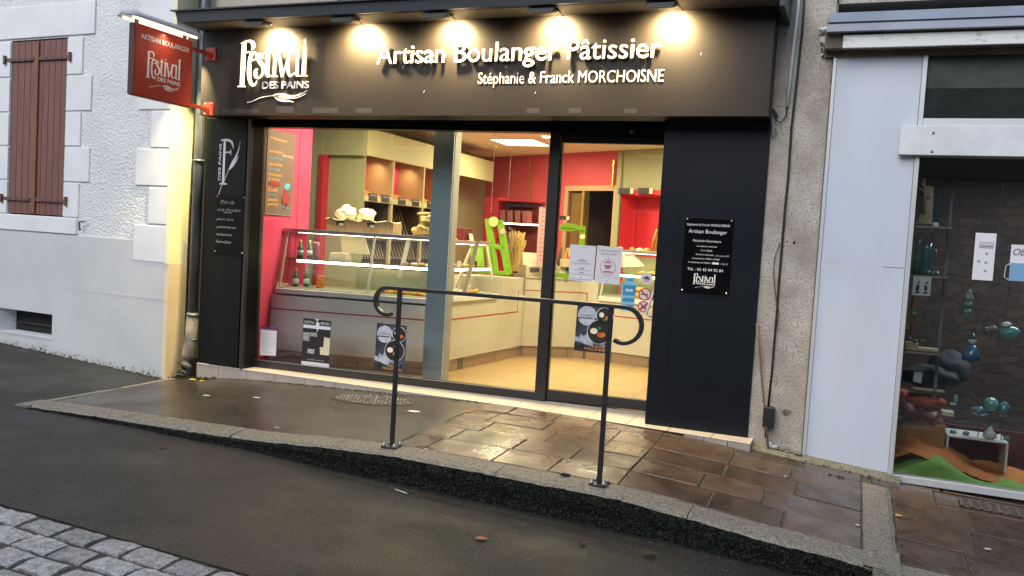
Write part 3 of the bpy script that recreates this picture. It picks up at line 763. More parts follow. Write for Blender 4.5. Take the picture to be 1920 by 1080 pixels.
mb = MB()
p0, p1 = W(1238, 535, .36), W(1213, 590, .36)
mb.tube([W(1243, 530, .40), W(1233, 532, .36), W(1229, 540, .36), W(1213, 583, .36), W(1213, 590, .36), W(1218, 593, .36), W(1226, 593, .40)], .010, 6); mb.build('door_handle', M['white_trim'], do)
mb = MB(); p = W(1177, 243, .2); mb.box(p.x - .012, p.x + .012, .30, .34, p.z - .012, p.z + .012); mb.build('door_sensor', M['ink_grey'], bak)
# ------------------------------------------------------------------ floodlights under the cornice
WARM = (1.0, .75, .38)
def make_flood():
    t = thing('floodlight', 'x', 'floodlight', (0, 0, 0))
    mb = MB()
    mb.hexa([(-.10, -.075, -.052), (.085, -.075, -.052), (.085, .035, -.018), (-.10, .035, -.018)], [(-.10, -.075, -.008), (.10, -.075, -.008), (.10, .045, -.004), (-.10, .045, -.004)])
    mb.build('housing', M['black_metal'], t, bevel=.006)
    MB().box(-.02, .02, -.03, .0, -.008, 0).build('bracket', M['black_metal'], t)
    MB().tube([(.10, -.05, -.012), (.13, -.02, -.045), (.135, .01, -.05)], .0035, 5).build('feed_cable', M['cable'], t)
    mb = MB(); mb.add([(-.09, .039, -.017), (.085, .039, -.017), (.09, .048, -.007), (-.09, .048, -.007)], [(0, 1, 2, 3)]); mb.build('lens', emat('flood_lens', (1, .75, .4), 2), t)
    spot('flood_lamp', (.03, .052, -.050), (.03, .145, -.155), 135.0, WARM, ang=160, blend=1, size=.03, parent=t)
    return t
fx = [-4.52, -3.70, -2.92, -2.11, -1.29]
fl = ['leftmost of the five black floodlights, over the white Festival lettering', 'black floodlight between the logo and the word Artisan, second from the left',
      'black floodlight above the gap between Artisan and Boulanger', 'black floodlight above the end of the word Boulanger', 'rightmost black floodlight, above the end of the word Pâtissier']
proto = make_flood()
for i, x in enumerate(fx):
    o = proto if i == 0 else copy_tree(proto)
    o.location = (x, -.375, 2.853); o['label'] = fl[i]; o['group'] = 'floodlights under the cornice'

# ------------------------------------------------------------------ projecting sign
SX = -5.12
sg = thing('projecting_sign', 'red double sided projecting sign with white Festival lettering', 'shop sign', (SX, -.2, 2.4))
SP = plane((SX, -1.035, 2.17), (0, 1, 0), (0, 0, 1))     # u runs from the street towards the wall
mb = MB(); mb.box(SX - .055, SX, -1.035, -.435, 2.172, 2.712); mb.build('sign_panel', [M['red_sign']], sg, bevel=.008)
mb = MB(); mb.box(SX - .053, SX - .004, -1.042, -1.034, 2.18, 2.705); mb.build('end_cap', M['sign_edge'], sg)
text('ARTISAN BOULANGER', SP, .055, .435, .505, .040, M['white_letter'], sg, 'lettering', offset=.006)
logo(SP, .115, .155, .36, M['white_letter'], sg, 'lettering', thick=.0015, h=.205)
mb = MB()
for z in (2.655, 2.20):
    mb.box(SX - .04, SX - .012, -.437, -.214, z - .013, z + .013)
    mb.box(SX - .065, SX + .03, -.212, -.2015, z - .055, z + .055)
    mb.hexa([(SX - .035, -.26, z - .013), (SX - .018, -.26, z - .013), (SX - .018, -.212, z - .05), (SX - .035, -.212, z - .05)], [(SX - .035, -.26, z - .008), (SX - .018, -.26, z - .008), (SX - .018, -.212, z - .008), (SX - .035, -.212, z - .008)])
mb.build('wall_bracket', M['red_metal'], sg, bevel=.003)
mb = MB()
for z in (2.655, 2.20):
    for dx in (-.05, .016):
        for dz in (-.04, .04): mb.tube([(SX + dx, -.213, z + dz), (SX + dx, -.219, z + dz)], .006, 6)
mb.build('bracket_bolt', M['bolt'], sg)
lamp = thing('sign_lamp', 'curved grey lamp hood with lit tubes on top of the red projecting sign', 'lamp', (SX - .027, -.75, 2.74))
mb = MB(); n = 9; sec = []
for k in range(n + 1):
    a = math.pi * k / n; sec.append((math.cos(a) * .092, math.sin(a) * .055))
prof = [(-1.135, .3), (-1.12, .75), (-1.07, 1.0), (-.42, 1.0), (-.375, .75), (-.36, .3)]
V = []
for yy, s in prof:
    for cx, cz in sec: V.append((SX - .027 + cx * s, yy, 2.742 + cz * s))
    for cx, cz in reversed(sec): V.append((SX - .027 + cx * s * .94, yy, 2.739 + cz * s * .85))
m_ = 2 * (n + 1)
mb.smooth = True
mb.add(V, [(i * m_ + k, i * m_ + (k + 1) % m_, (i + 1) * m_ + (k + 1) % m_, (i + 1) * m_ + k) for i in range(len(prof) - 1) for k in range(m_)] + [tuple(range(m_)), tuple(range((len(prof) - 1) * m_, len(prof) * m_))])
mb.build('hood', M['hood'], lamp)
for dx in (-.05, .05):
    MB().tube([(SX - .027 + dx, -1.08, 2.738), (SX - .027 + dx, -.42, 2.738)], .011, 8).build('tube', M['tube'], lamp)
mb = MB()
for yy in (-1.0, -.50): mb.box(SX - .036, SX - .018, yy - .012, yy + .012, 2.712, 2.76)
mb.build('lamp_foot', M['black_metal'], lamp)
area('tube_and_fill_lamp', (SX + .06, -.75, 2.715), .03, .6, (1, .82, .55), lamp, (.35, 0, -.9), sy=.6)
area('tube_and_fill_lamp', (SX - .085, -.75, 2.715), .03, .8, (1, .82, .55), lamp, (-.35, 0, -.9), sy=.6)
area('tube_and_fill_lamp', (SX - .07, -.335, 2.69), .03, 8, (1, .84, .42), lamp, (-.37, .40, -1.6), sy=.03, spread=60)
# last lamp: added fill without a tube, aimed at the white house's side wall
# ------------------------------------------------------------------ boards on the piers
fb = thing('wheat_emblem', 'white F and wheat ear emblem with vertical DES PAINS on the left pier', 'emblem', (-5.1, -.007, 1.75))
EP = plane((-5.235, -.0062, 1.50), (1, 0, 0), (0, 0, 1))
mb = MB()
for i, st in enumerate([[(110, -455, 22), (110, -95, 26)], [(72, -88, 12), (150, -88, 12)], [(70, -462, 8), (110, -466, 20), (160, -462, 20), (190, -440, 20), (205, -395, 6)], [(118, -360, 10), (160, -362, 10), (178, -362, 10)], [(178, -385, 10), (180, -340, 8)]]):
    ribbon(mb, EP, st, (.001, .001), lift=.0006 + i * .0001, ext=.0012)
mb.build('letter_f', M['letter_grey'], fb)
mb = MB()
for i, st in enumerate([[(60, 30, 7), (90, -60, 5), (128, -130, 5), (165, -215, 5)], [(160, -205, 4), (185, -240, 20), (215, -290, 22), (240, -330, 14), (262, -380, 5), (275, -455, 3)], [(178, -215, 4), (210, -250, 14), (240, -290, 12), (262, -330, 4)], [(225, -320, 4), (250, -360, 5), (264, -410, 3)]]):
    ribbon(mb, EP, st, (.001, .001), lift=.0006 + i * .0001, ext=.0012)
mb.build('wheat_ear', M['letter_grey'], fb)
text('DES PAINS', EP, .078, .118, .315, .026, M['letter_grey'], fb, 'lettering', rot=R(90), offset=.01)

cb = thing('chalk_board', 'small black chalkboard with handwritten bread of the month on the left pier', 'chalkboard', (-5.03, -.01, 1.24))
CP = plane((-5.185, -.0145, .99), (1, 0, 0), (0, 0, 1))
MB().box(-5.185, -4.872, -.014, -.008, .985, 1.492).build('board', mat('board_black', (.003, .003, .003), rough=.45, spec=.15), cb)
MB().box(-4.8725, -4.870, -.0142, -.008, .985, 1.492).build('board_edge', M['ink_grey'], cb)
for s, x, z, w, h in (('Pain du', .045, .425, .155, .036), ("mois d'octobre", .012, .362, .255, .030), ('pain aux', .012, .283, .185, .026), ('pommes et', .012, .215, .215, .026), ('noisettes', .012, .150, .175, .026), ('Torréfiées', .014, .085, .165, .028)):
    text(s, CP, x, z, w, h, M['chalk'], cb, 'chalk_writing', ext=.0006, shear=.5, offset=-.022)
MB(CP).box(.085, .175, .349, .3515, .0002, .0008).build('chalk_line', M['chalk'], cb)
mb = MB()
for x, z in ((-5.175, 1.478), (-4.885, 1.478), (-5.175, 1.0), (-4.885, 1.0)): mb.tube([(x, -.0145, z), (x, -.0185, z)], .006, 8)
mb.build('fixing', M['bolt'], cb)

hp = thing('hours_board', 'black glossy opening hours plaque with white lettering on the right navy pier', 'plaque', (-.95, -.01, 1.2))
HP = plane((-1.113, -.0105, .965), (1, 0, 0), (0, 0, 1))
MB().box(-1.113, -.783, -.010, -.003, .962, 1.482).build('plaque', mat('plaque_black', (.003, .003, .004), rough=.2, spec=.3), hp, bevel=.001)
for s, y, w, h in (('Stéphanie & Franck MORCHOISNE', .462, .292, .017), ('Artisan Boulanger', .412, .262, .026), ("Horaires d'ouverture", .352, .190, .018), ('du lundi au vendredi', .318, .135, .011), ('7h à 19h30', .288, .078, .011), ('le samedi de 7h00 à 19h00', .232, .185, .011), ('Tél. : 02 43 04 92 84', .152, .245, .020)):
    text(s, HP, .160, y, w, h, M['white_letter'], hp, 'lettering', ext=.0004, lift=.0003, align='C')
text('fermé le mercredi', HP, .09, .260, .120, .011, M['white_letter'], hp, 'lettering', ext=.0004)
text('et jeudi', HP, .225, .258, .090, .014, M['chalk'], hp, 'handwriting', ext=.0004, shear=.3, offset=-.01)
text('le dimanche de 7h00 à', HP, .04, .204, .155, .011, M['white_letter'], hp, 'lettering', ext=.0004)
MB(HP).box(.205, .250, .202, .216, .0003, .0012).build('white_patch', M['paper'], hp)
text('13h15', HP, .262, .202, .050, .014, M['chalk'], hp, 'handwriting', ext=.0004, shear=.3, offset=-.01)
logo(HP, .082, .058, .155, M['white_letter'], hp, 'lettering', thick=.0005, h=.074)
mb = MB()
for x, z in ((-1.099, 1.470), (-.797, 1.470), (-1.099, .974), (-.797, .974)): mb.tube([(x, -.0105, z), (x, -.016, z)], .0075, 10)
mb.build('fixing', M['bolt'], hp)

# ------------------------------------------------------------------ handrail
RY = -1.475
zr = lambda px, py: W(px, py, RY)
hr = thing('handrail', 'dark grey steel handrail with curled ends bolted to the kerb', 'handrail', (-1.9, RY, -.05))
pa, pb_ = W(735, 836, RY), W(1122, 910, RY)
za, zb = zr(750, 541), zr(1147, 574)
zl = lambda x: za.z + (zb.z - za.z) * (x - za.x) / (zb.x - za.x)
def post(p, x):
    mb = MB(); zb0 = zwalk(x, RY) + .016
    mb.box(x - .0135, x + .0135, RY - .009, RY + .009, zb0, zl(x) - .012); mb.build('post', M['rail'], hr, bevel=.002)
    mb = MB(); mb.box(x - .048, x + .048, RY - .052, RY + .052, zb0 - .016, zb0 - .002); bp = mb.build('base_plate', M['rail'], hr, bevel=.002)
    mb = MB()
    for dx, dy in ((-.034, -.036), (.034, -.036), (.034, .036), (-.034, .036)):
        mb.tube([(x + dx, RY + dy, zb0 - .004), (x + dx, RY + dy, zb0 + .018)], .006, 6); mb.tube([(x + dx, RY + dy, zb0 - .002), (x + dx, RY + dy, zb0 + .008)], .011, 6)
    mb.build('bolt', M['bolt'], bp)
post(pa, (za.x + pa.x) / 2); post(pb_, (zb.x + pb_.x) / 2)
rl = .082; cx, cz = zr(726, 536).x, zl(zr(726, 536).x) - rl
# left curl (from its free tip round to the top), straight run, right curl
L_ = [(cx + .010 + math.cos(R(a)) * (rl if a > 120 else rl), cz + math.sin(R(a)) * rl) for a in range(292, 90, -16)]
rr_ = .098; cx2 = zr(1172, 577).x; cz2 = zl(cx2) - rr_
Rt = [(cx2 + math.cos(R(a)) * rr_, cz2 + math.sin(R(a)) * rr_) for a in range(90, -122, -14)]
pts = L_ + [(cx + .02, cz + rl)] + [(cx + (cx2 - cx) * k / 6, (cz + rl) + (cz2 + rr_ - cz - rl) * k / 6) for k in range(1, 6)] + Rt
mb = MB(); hw = .019; th = .0105; V = []
for i, (x, z) in enumerate(pts):
    a = pts[max(0, i - 1)]; b = pts[min(len(pts) - 1, i + 1)]; dx, dz = b[0] - a[0], b[1] - a[1]; l = math.hypot(dx, dz); nx, nz = -dz / l, dx / l
    for s in (1, -1):
        V += [(x + nx * s * th, RY - hw, z + nz * s * th), (x + nx * s * th, RY + hw, z + nz * s * th)]
fs = []
for i in range(len(pts) - 1):
    a, b = 4 * i, 4 * i + 4
    fs += [(a, b, b + 1, a + 1), (a + 2, a + 3, b + 3, b + 2), (a, a + 2, b + 2, b), (a + 1, b + 1, b + 3, a + 3)]
fs += [(0, 1, 3, 2), (len(V) - 4, len(V) - 2, len(V) - 1, len(V) - 3)]
mb.add(V, fs); mb.build('top_rail', M['rail'], hr, bevel=.002)

# ------------------------------------------------------------------ things fixed to the rough plaster pier
PYW = .013
def WP(px, py, y=.0): p = W(px, py, y); return (p.x, y, p.z)
cd = MB().tube([WP(1500, -60, .0), WP(1498, 0, .0), WP(1487, 95, .0), WP(1476, 200, .0)], .011, 8).build('conduit', M['conduit'], None, org=WP(1476, 200, .0))
tag(cd, 'pale plastic conduit tube running up the rough plaster pier', 'conduit')
mb = MB(); mb.tube([WP(1511, -60), WP(1504, 60), WP(1494, 150), WP(1484, 240), WP(1478, 330), WP(1472, 390), WP(1467, 450), WP(1461, 520), WP(1457, 580), WP(1452, 640), WP(1447, 700), WP(1440, 765)], .0075, 6)
tag(mb.build('cable', M['cable'], org=WP(1440, 765)), 'thick black cable clipped straight down the plaster pier', 'cable')
mb = MB(); mb.tube([WP(1463, 455, -.003), WP(1453, 480, -.004), WP(1450, 510, -.006), WP(1455, 560, -.004), WP(1461, 590, -.01), WP(1455, 620, -.008), WP(1450, 650, -.006)], .003, 5)
tag(mb.build('loose_wire', M['cable'], org=WP(1450, 650)), 'thin black wire bowing loosely beside the thick cable', 'wire')
mb = MB(); mb.tube([WP(1475, 200, .0), WP(1474, 218, -.01), WP(1464, 230, -.01), WP(1456, 226, -.01), WP(1452, 212, -.01), WP(1449, 204, .0)], .0045, 6)
mb.poly([WP(1450, 203, -.004), WP(1457, 212, -.004), WP(1459, 219, -.004), WP(1454, 218, -.004), WP(1449, 211, -.004)], (0, .01, 0))
mb.tube([WP(1447, 230, -.004), WP(1446, 250, -.004), WP(1450, 258, -.004), WP(1455, 254, -.004), WP(1454, 240, -.004)], .0025, 5)
tag(mb.build('hanging_lead', M['cable'], org=WP(1452, 212)), 'black lead looping out of the fascia corner into the pale conduit', 'cable')
jb = thing('junction_box', 'black connector box at the bottom of the thick cable', 'electric box', WP(1441, 783))
mb = MB(); a, b = W(1432, 762, -.03), W(1450, 803, -.03)
mb.box(a.x, b.x, -.045, .013, b.z, a.z); mb.build('box', M['black_metal'], jb, bevel=.006)
mb = MB(); mb.box(a.x - .003, b.x + .003, -.049, .0, b.z + .055, b.z + .062); mb.build('lid_rim', M['black_metal'], jb)
mb = MB(); mb.tube([(a.x + .02, -.015, b.z), (a.x + .024, -.015, b.z - .075)], .005, 6); mb.tube([(a.x + .036, -.015, b.z), (a.x + .04, -.015, b.z - .075)], .005, 6); mb.build('lead', M['cable'], jb)
mb = MB(); c = W(1445, 830, -.02); mb.hexa([(c.x - .035, -.055, c.z - .06), (c.x + .0, -.055, c.z - .065), (c.x + .0, .0, c.z - .065), (c.x - .035, .0, c.z - .06)], [(c.x - .015, -.045, c.z + .01), (c.x + .012, -.045, c.z + .0), (c.x + .012, .0, c.z + .0), (c.x - .015, .0, c.z + .01)])
mb.hexa([(c.x + .006, -.06, c.z - .075), (c.x + .042, -.06, c.z - .08), (c.x + .042, -.01, c.z - .08), (c.x + .006, -.01, c.z - .075)], [(c.x + .012, -.05, c.z - .01), (c.x + .045, -.05, c.z - .014), (c.x + .045, -.01, c.z - .014), (c.x + .012, -.01, c.z - .01)])
tag(mb.build('pipe_stub', M['pvc'], org=tuple(c), bevel=.004), 'cut grey plastic pipe stubs at the foot of the plaster pier', 'pipe')
mb = MB(); mb.tube([WP(1419, 607, -.005), WP(1424, 660, -.01), WP(1429, 720, -.02), WP(1436, 790, -.035), (W(1441, 849, -.06).x, -.06, W(1441, 849, -.06).z)], .007, 6)
tag(mb.build('rusty_rod', M['rust'], org=WP(1441, 845)), 'thin rusty rod leaning against the plaster pier', 'rod')
mb = MB()
for px, py, s in ((1468, 462, .006), (1472, 395, .004), (1476, 453, .006), (1457, 452, .004), (1489, 455, .010), (1483, 430, .004), (1484, 401, .004), (1497, 540, .003)):
    p = W(px, py, .0145); mb.lathe([(s, 0), (s * .6, .002)], (0, 0, 0), 7)
    k = len(mb.v) - 14
    for i in range(k, len(mb.v)): q = mb.v[i]; mb.v[i] = Vector((p.x + q.x, .0140 - q.z, p.z + q.y))
mb.build('drill_hole', M['dark'], bak)
mb = MB(); p = W(1474, 774, .0145)
for s in (0,): mb.poly([(p.x + .03 * math.cos(a) * (1 + .25 * math.sin(3 * a)), .0140, p.z + .022 * math.sin(a)) for a in [i * .5236 for i in range(12)]], (0, .0008, 0))
mb.build('rust_stain', mat('rust_stain', (.07, .035, .035), (.24, .19, .15), scale=60, rough=.9), bak)
mb = MB(); p = W(1455, 716, .0145); mb.poly([(p.x - .006, .014, p.z - .04), (p.x + .008, .014, p.z - .03), (p.x + .011, .014, p.z + .04), (p.x - .002, .014, p.z + .045)], (0, .0008, 0)); mb.build('paint_stain', mat('ochre_stain', (.42, .27, .09), (.35, .28, .2), scale=50, rough=.9), bak)
# decayed foot of the pier: broken plaster edge with loose stones
mb = MB()
for k in range(40):
    x = -.46 + rnd.random() * .225; s = rnd.uniform(.005, .014); mb.blob((x, rnd.uniform(-.05, .0), lerp(ZWALL, x) + .028 + s * .2), (s * 1.3, s, s * .7), amp=1.0, freq=3, n=7, m=5, seed=k)
tag(mb.build('rubble', mat('rubble', (.10, .09, .075), (.24, .21, .17), scale=20, rough=.95, bump=.5), org=(-.35, -.03, -.06)), 'crumbled plaster and grit heaped at the foot of the plaster pier', 'rubble', kind='stuff')
# rain tube lying on the cornice
mb = MB(); q = [W(x, y, -.40) for x, y in ((598, 12), (760, 4), (1000, -8))]
y0 = -.42; zt = 3.02
mb.tube([(-4.02, y0, zt), (-3.0, y0, zt + .004), (-1.0, y0, zt + .008), (-.7, y0, zt + .008)], .017, 8)
ct = thing('cornice_tube', 'slim grey tube running along the top of the black cornice', 'tube', (-2.4, y0, zt))
mb.build('tube', M['zinc'], ct)
mb = MB()
for i in range(10):
    x = -3.75 + i * .33; mb.box(x - .006, x + .006, y0 - .022, y0 + .022, 2.955, zt + .022)
mb.build('clip', M['black_metal'], ct)
mb = MB(); mb.tube([(-4.02, y0, zt), (-4.13, -.40, 3.03), (-4.3, -.2, 3.12), (-4.45, .03, 3.4)], .014, 8); mb.build('lead', M['cable'], ct)
# ------------------------------------------------------------------ gift shop on the right
g2 = thing('gift_shop', 'grey blue panelled shopfront right of the bakery with dark display window', 'shop', (1.0, .2, -.15))
mb = MB(); mb.box(-.232, 3.6, .06, .45, 2.92, 6.3); mb.build('upper_wall', M['plaster'], g2)
def base2(x): return lerp([(-.23, -.078), (.31, -.128), (4, -.20)], x)
mb = MB()
for z0, z1 in ((None, 1.218), (1.221, 2.592)):
    a = (base2(-.205), base2(.30)) if z0 is None else (z0, z0)
    mb.hexa([(-.205, .0, a[0]), (.300, .0, a[1]), (.300, .05, a[1]), (-.205, .05, a[0])], [(-.205, .0, z1), (.300, .0, z1), (.300, .05, z1), (-.205, .05, z1)])
mb.build('side_panel', M['blue_panel'], g2, bevel=.002)
mb = MB(); mb.box(-.228, -.206, -.008, .05, -.085, 2.595); mb.build('panel_edge', M['alu'], g2, bevel=.002)
mb = MB(); mb.hexa([(-.24, -.03, -.16), (.32, -.03, -.20), (.32, .05, -.20), (-.24, .05, -.16)], [(-.24, -.03, base2(-.24) - .006), (.32, -.03, base2(.31) - .006), (.32, .05, base2(.31) - .006), (-.24, .05, base2(-.24) - .006)])
mb.build('panel_foot', mat('foot_cream', (.52, .48, .38), (.42, .39, .30), scale=10, rough=.8), g2)
# window frames
XR = 3.4
mb = MB()
mb.box(.302, .330, -.012, .06, -.15, 2.592); mb.box(.330, XR, -.012, .06, -.150, -.105); mb.box(.331, XR, -.010, .06, 1.929, 1.962)
mb.box(.331, XR, -.010, .06, 2.120, 2.168); mb.box(2.0, 2.05, -.010, .06, -.104, 1.928)
mb.build('window_frame', M['alu'], g2, bevel=.002)
MB().box(.331, XR, .020, .026, -.104, 1.928).build('window_pane', M['glass_shop2'], g2)
MB().box(.331, XR, .020, .026, 2.169, 2.590).build('fanlight_pane', glassmat('fanlight_glass', (.86, .88, .87), k=1.6), g2)
MB().box(.335, XR, .034, .05, 2.17, 2.36).build('reflection_board', mat('reflection_dark', (.10, .105, .10), (.05, .05, .05), scale=6, rough=.8), g2)  # added boards behind the fanlight, coloured like the reflection in the glass
MB().box(.335, XR, .036, .05, 2.362, 2.60).build('reflection_board', mat('reflection_pale', (.30, .32, .29), (.20, .22, .20), scale=5, rough=.8), g2)
mb = MB(); mb.box(.205, XR, -.055, -.0125, 1.934, 2.118); mb.build('blank_sign', M['alu_white'], g2, bevel=.003)
mb = MB()
for px, py in ((1750, 249), (1747, 284)):
    p = W(px, py, -.055); mb.tube([(p.x, -.054, p.z), (p.x, -.060, p.z)], .008, 10)
mb.build('screw', M['ink_grey'], g2)
# canopy: timber box, stained white board, zinc flashing
mb = MB(); a = W(1548, 66, -.12); mb.box(-.285, XR, -.10, .05, 2.596, 2.712); mb.build('canopy_beam', M['old_wood'], g2, bevel=.004)
MB().box(-.285, XR, -.02, .05, 2.560, 2.595).build('canopy_soffit', M['old_wood'], g2)
b = W(1583, 62, -.12); mb = MB(); mb.box(-.175, XR, -.125, -.1005, 2.592, 2.672); mb.build('fascia_strip', M['stained_white'], g2, bevel=.002)
zf0, zf1 = W(1553, 60, -.16).z, W(1553, 26, -.06).z
mb = MB()
mb.hexa([(-.275, -.165, zf0), (XR, -.165, zf0), (XR, .05, zf0), (-.275, .05, zf0)], [(-.275, -.150, zf0 + .055), (XR, -.150, zf0 + .055), (XR, .05, zf0 + .055), (-.275, .05, zf0 + .055)])
mb.hexa([(-.27, -.142, zf0 + .058), (XR, -.142, zf0 + .058), (XR, .05, zf0 + .058), (-.27, .05, zf0 + .058)], [(-.275, -.06, zf1 + .005), (XR, -.06, zf1 + .005), (XR, .05, zf1 + .005), (-.275, .05, zf1 + .005)])
mb.build('flashing', M['flashing'], g2, bevel=.003)
MB().tube([(-.275, -.155, zf0 + .058), (XR, -.155, zf0 + .058)], .004, 5).build('flashing_wire', M['cable'], g2)
MB().blob((-.30, -.02, zf0 + .05), (.035, .02, .016), amp=.5, seed=3).build('foam_filler', M['white_paint'], g2)
mb = MB(); mb.poly([(-.325, -.01, 2.70), (-.285, -.01, 2.70), (-.285, -.01, 2.585), (-.302, -.01, 2.568)], (0, .05, 0)); mb.build('broken_plaster', M['plinth_dirt'], g2)
mb = MB(); q = []
for i in range(16):
    x = .13 + i * .06; q.append((x, -.002 + .06, 2.935 + .008 * noise.noise((x * 9, 2, 0)), ))
for a, b in zip(q, q[1:]): mb.poly([(a[0], .0590, a[2] - .006), (b[0], .0590, b[2] - .006), (b[0], .0590, b[2] + .006), (a[0], .0590, a[2] + .006)], (0, .002, 0))
mb.build('sealant_line', M['white_paint'], g2)
# interior shell
STONE = brickmat('rubble_wall', (.085, .065, .055), (.050, .038, .034), (.052, .042, .037), .19, .085, off=.45, msize=.016, rough=.9, axis='xz', bump=.6, noise_c=(7, .22), smooth=.9)
mb = MB(); mb.box(.33, XR, 2.4, 2.5, -.2, 2.7); mb.build('back_wall', STONE, g2)
mb = MB(); mb.box(.24, .30, .06, 2.5, -.2, 2.7); mb.box(XR, XR + .05, 0, 2.5, -.2, 2.7); mb.build('inner_wall', mat('dark_wall', (.03, .025, .023), rough=.9), g2)
MB().box(.30, XR, .03, 2.5, -.22, -.152).build('display_floor', mat('disp_floor', (.05, .03, .02), rough=.7), g2)
MB().box(.30, XR, .06, 2.5, 2.70, 2.75).build('inner_ceiling', mat('dark_ceiling', (.05, .05, .05), rough=.9), g2)
MB().box(.34, XR, .10, 2.3, 1.99, 2.02).build('inner_shelf', mat('loft', (.05, .05, .045), rough=.8), g2)
area('shop_fill', (1.5, 1.2, 1.95), 1.2, 36.0, (.95, .95, 1), g2, (0, .1, -1))  # added fill without a fixture, brightens the window display

# shelf tower left in the window
ROCKW = mat('driftwood', (.42, .33, .20), (.55, .45, .30), scale=9, rough=.8, bump=.5)
shf = thing('glass_shelf', 'narrow stack of glass shelves at the left side of the display window', 'shelf', (.42, .22, .3))
zsh = [W(1740, 425, .2).z, W(1735, 516, .2).z, W(1720, 657, .2).z]
for z in zsh: MB().box(.34, .565, .10, .36, z - .008, z).build('shelf_board', M['shelf_glass'], shf)
for z in zsh: MB().box(.34, .560, .094, .10, z - .012, z + .0).build('shelf_edge', mat('shelf_edge', (.34, .32, .26), rough=.4), shf)
MB().box(.555, .575, .37, .39, -.15, 1.9).build('shelf_post', M['ink_grey'], shf)
def item(name, mb, m, label, cat, org, bevel=0, group=None, parts=()):
    o = mb.build(name, m, org=org, bevel=bevel); tag(o, label, cat, group)
    return o
Y2 = .22
def at(px, py, y=Y2): return W(px, py, y)
# driftwood sculpture
a, b = at(1717, 419), at(1752, 350); c = a
mb = MB(); mb.poly([(a.x, Y2, a.z), (at(1748, 418).x, Y2, a.z), (at(1751, 352).x, Y2, at(1751, 352).z), (at(1741, 347).x, Y2, at(1741, 347).z), (at(1733, 352).x, Y2, at(1733, 352).z), (at(1731, 395).x, Y2, at(1731, 395).z)], (0, .04, 0))
mb.tube([tuple(at(1733, 400, .21)), tuple(at(1735, 365, .21)), tuple(at(1731, 338, .21))], .010, 6); mb.blob(tuple(at(1732, 338, .21)), .016, amp=.4)
mb.tube([tuple(at(1722, 350, .20)), tuple(at(1745, 371, .20))], .004, 5); mb.tube([tuple(at(1720, 337, .20)), tuple(at(1735, 352, .20))], .003, 5)
item('wood_sculpture', mb, ROCKW, 'pale driftwood sculpture on the top glass shelf', 'sculpture', (a.x, Y2, a.z))
mb = MB(); p = at(1755, 385, .26); mb.box(p.x - .012, p.x + .03, .26, .30, zsh[0], p.z + .08)
item('framed_picture', mb, mat('blueblack', (.03, .06, .08), rough=.3), 'small dark blue framed picture behind the driftwood sculpture', 'picture', (p.x, .26, zsh[0]))
mb = MB(); p = at(1756, 415, .16); mb.hexa([(p.x - .018, .15, zsh[0] + .001), (p.x + .018, .15, zsh[0] + .001), (p.x + .018, .17, zsh[0] + .001), (p.x - .018, .17, zsh[0] + .001)], [(p.x - .02, .165, zsh[0] + .028), (p.x + .012, .165, zsh[0] + .028), (p.x + .012, .17, zsh[0] + .028), (p.x - .02, .17, zsh[0] + .028)])
item('price_card', mb, M['paper'], 'white price card beside the driftwood sculpture', 'card', (p.x, .16, zsh[0]))
# pitchers
POT = mat('blue_glaze', (.03, .12, .17), (.10, .22, .24), scale=14, rough=.15, coat=.5)
POTG = mat('green_glaze', (.04, .14, .10), (.15, .28, .22), scale=18, rough=.2, coat=.5)
p = at(1734, 512); hz = at(1734, 456).z - zsh[1]
pt = thing('blue_pitcher', 'tall blue glazed pitcher with handle on the middle glass shelf', 'pitcher', (p.x, Y2, zsh[1]))
MB().lathe([(.030, 0), (.036, .02), (.030, hz * .5), (.024, hz * .8), (.030, hz)], (p.x, Y2, zsh[1] + .001), 16).build('body', POT, pt)
MB().tube([(p.x + .024, Y2, zsh[1] + hz * .85), (p.x + .055, Y2, zsh[1] + hz * .8), (p.x + .058, Y2, zsh[1] + hz * .5), (p.x + .03, Y2, zsh[1] + hz * .3)], .005, 6).build('handle', POTG, pt)
mb = MB(); p = at(1715, 514); mb.lathe([(.022, 0), (.026, .05), (.012, .13), (.010, .20), (.014, .235)], (p.x + .005, Y2 + .01, zsh[1] + .001), 14)
item('green_bottle', mb, POTG, 'slender green glazed bottle left of the blue pitcher', 'bottle', (p.x, Y2, zsh[1]))
mb = MB()
for dx in (0, .03, .048): mb.blob((at(1745, 505, .17).x + dx - .012, .17, zsh[1] + .016), .015, amp=.3, seed=dx * 90)
item('glazed_pebbles', mb, POTG, 'little heap of green glazed pieces in front of the blue pitcher', 'ornament', (at(1745, 505, .17).x, .17, zsh[1]))
# postcard
cp = thing('postcard', 'white card with two dark figures hanging under the middle shelf', 'card', (at(1727, 535, .09).x, .09, at(1727, 552, .09).z))
c0, c1 = at(1710, 553, .09), at(1747, 520, .09)
MB().box(c0.x, c1.x, .09, .092, c0.z, c1.z).build('card', M['paper'], cp)
mb = MB(); u = (c1.x - c0.x)
for fx_, s in ((.28, 1), (.72, .9)):
    mb.blob((c0.x + u * fx_, .0895, c0.z + .05), (.010, .001, .022 * s), amp=.5, n=8, m=6, seed=fx_); mb.blob((c0.x + u * fx_ + .004, .0895, c0.z + .085), (.007, .001, .008), n=8, m=5); mb.blob((c0.x + u * fx_, .0895, c0.z + .02), (.013, .001, .007), n=8, m=5)
mb.build('figure_print', M['ink'], cp)
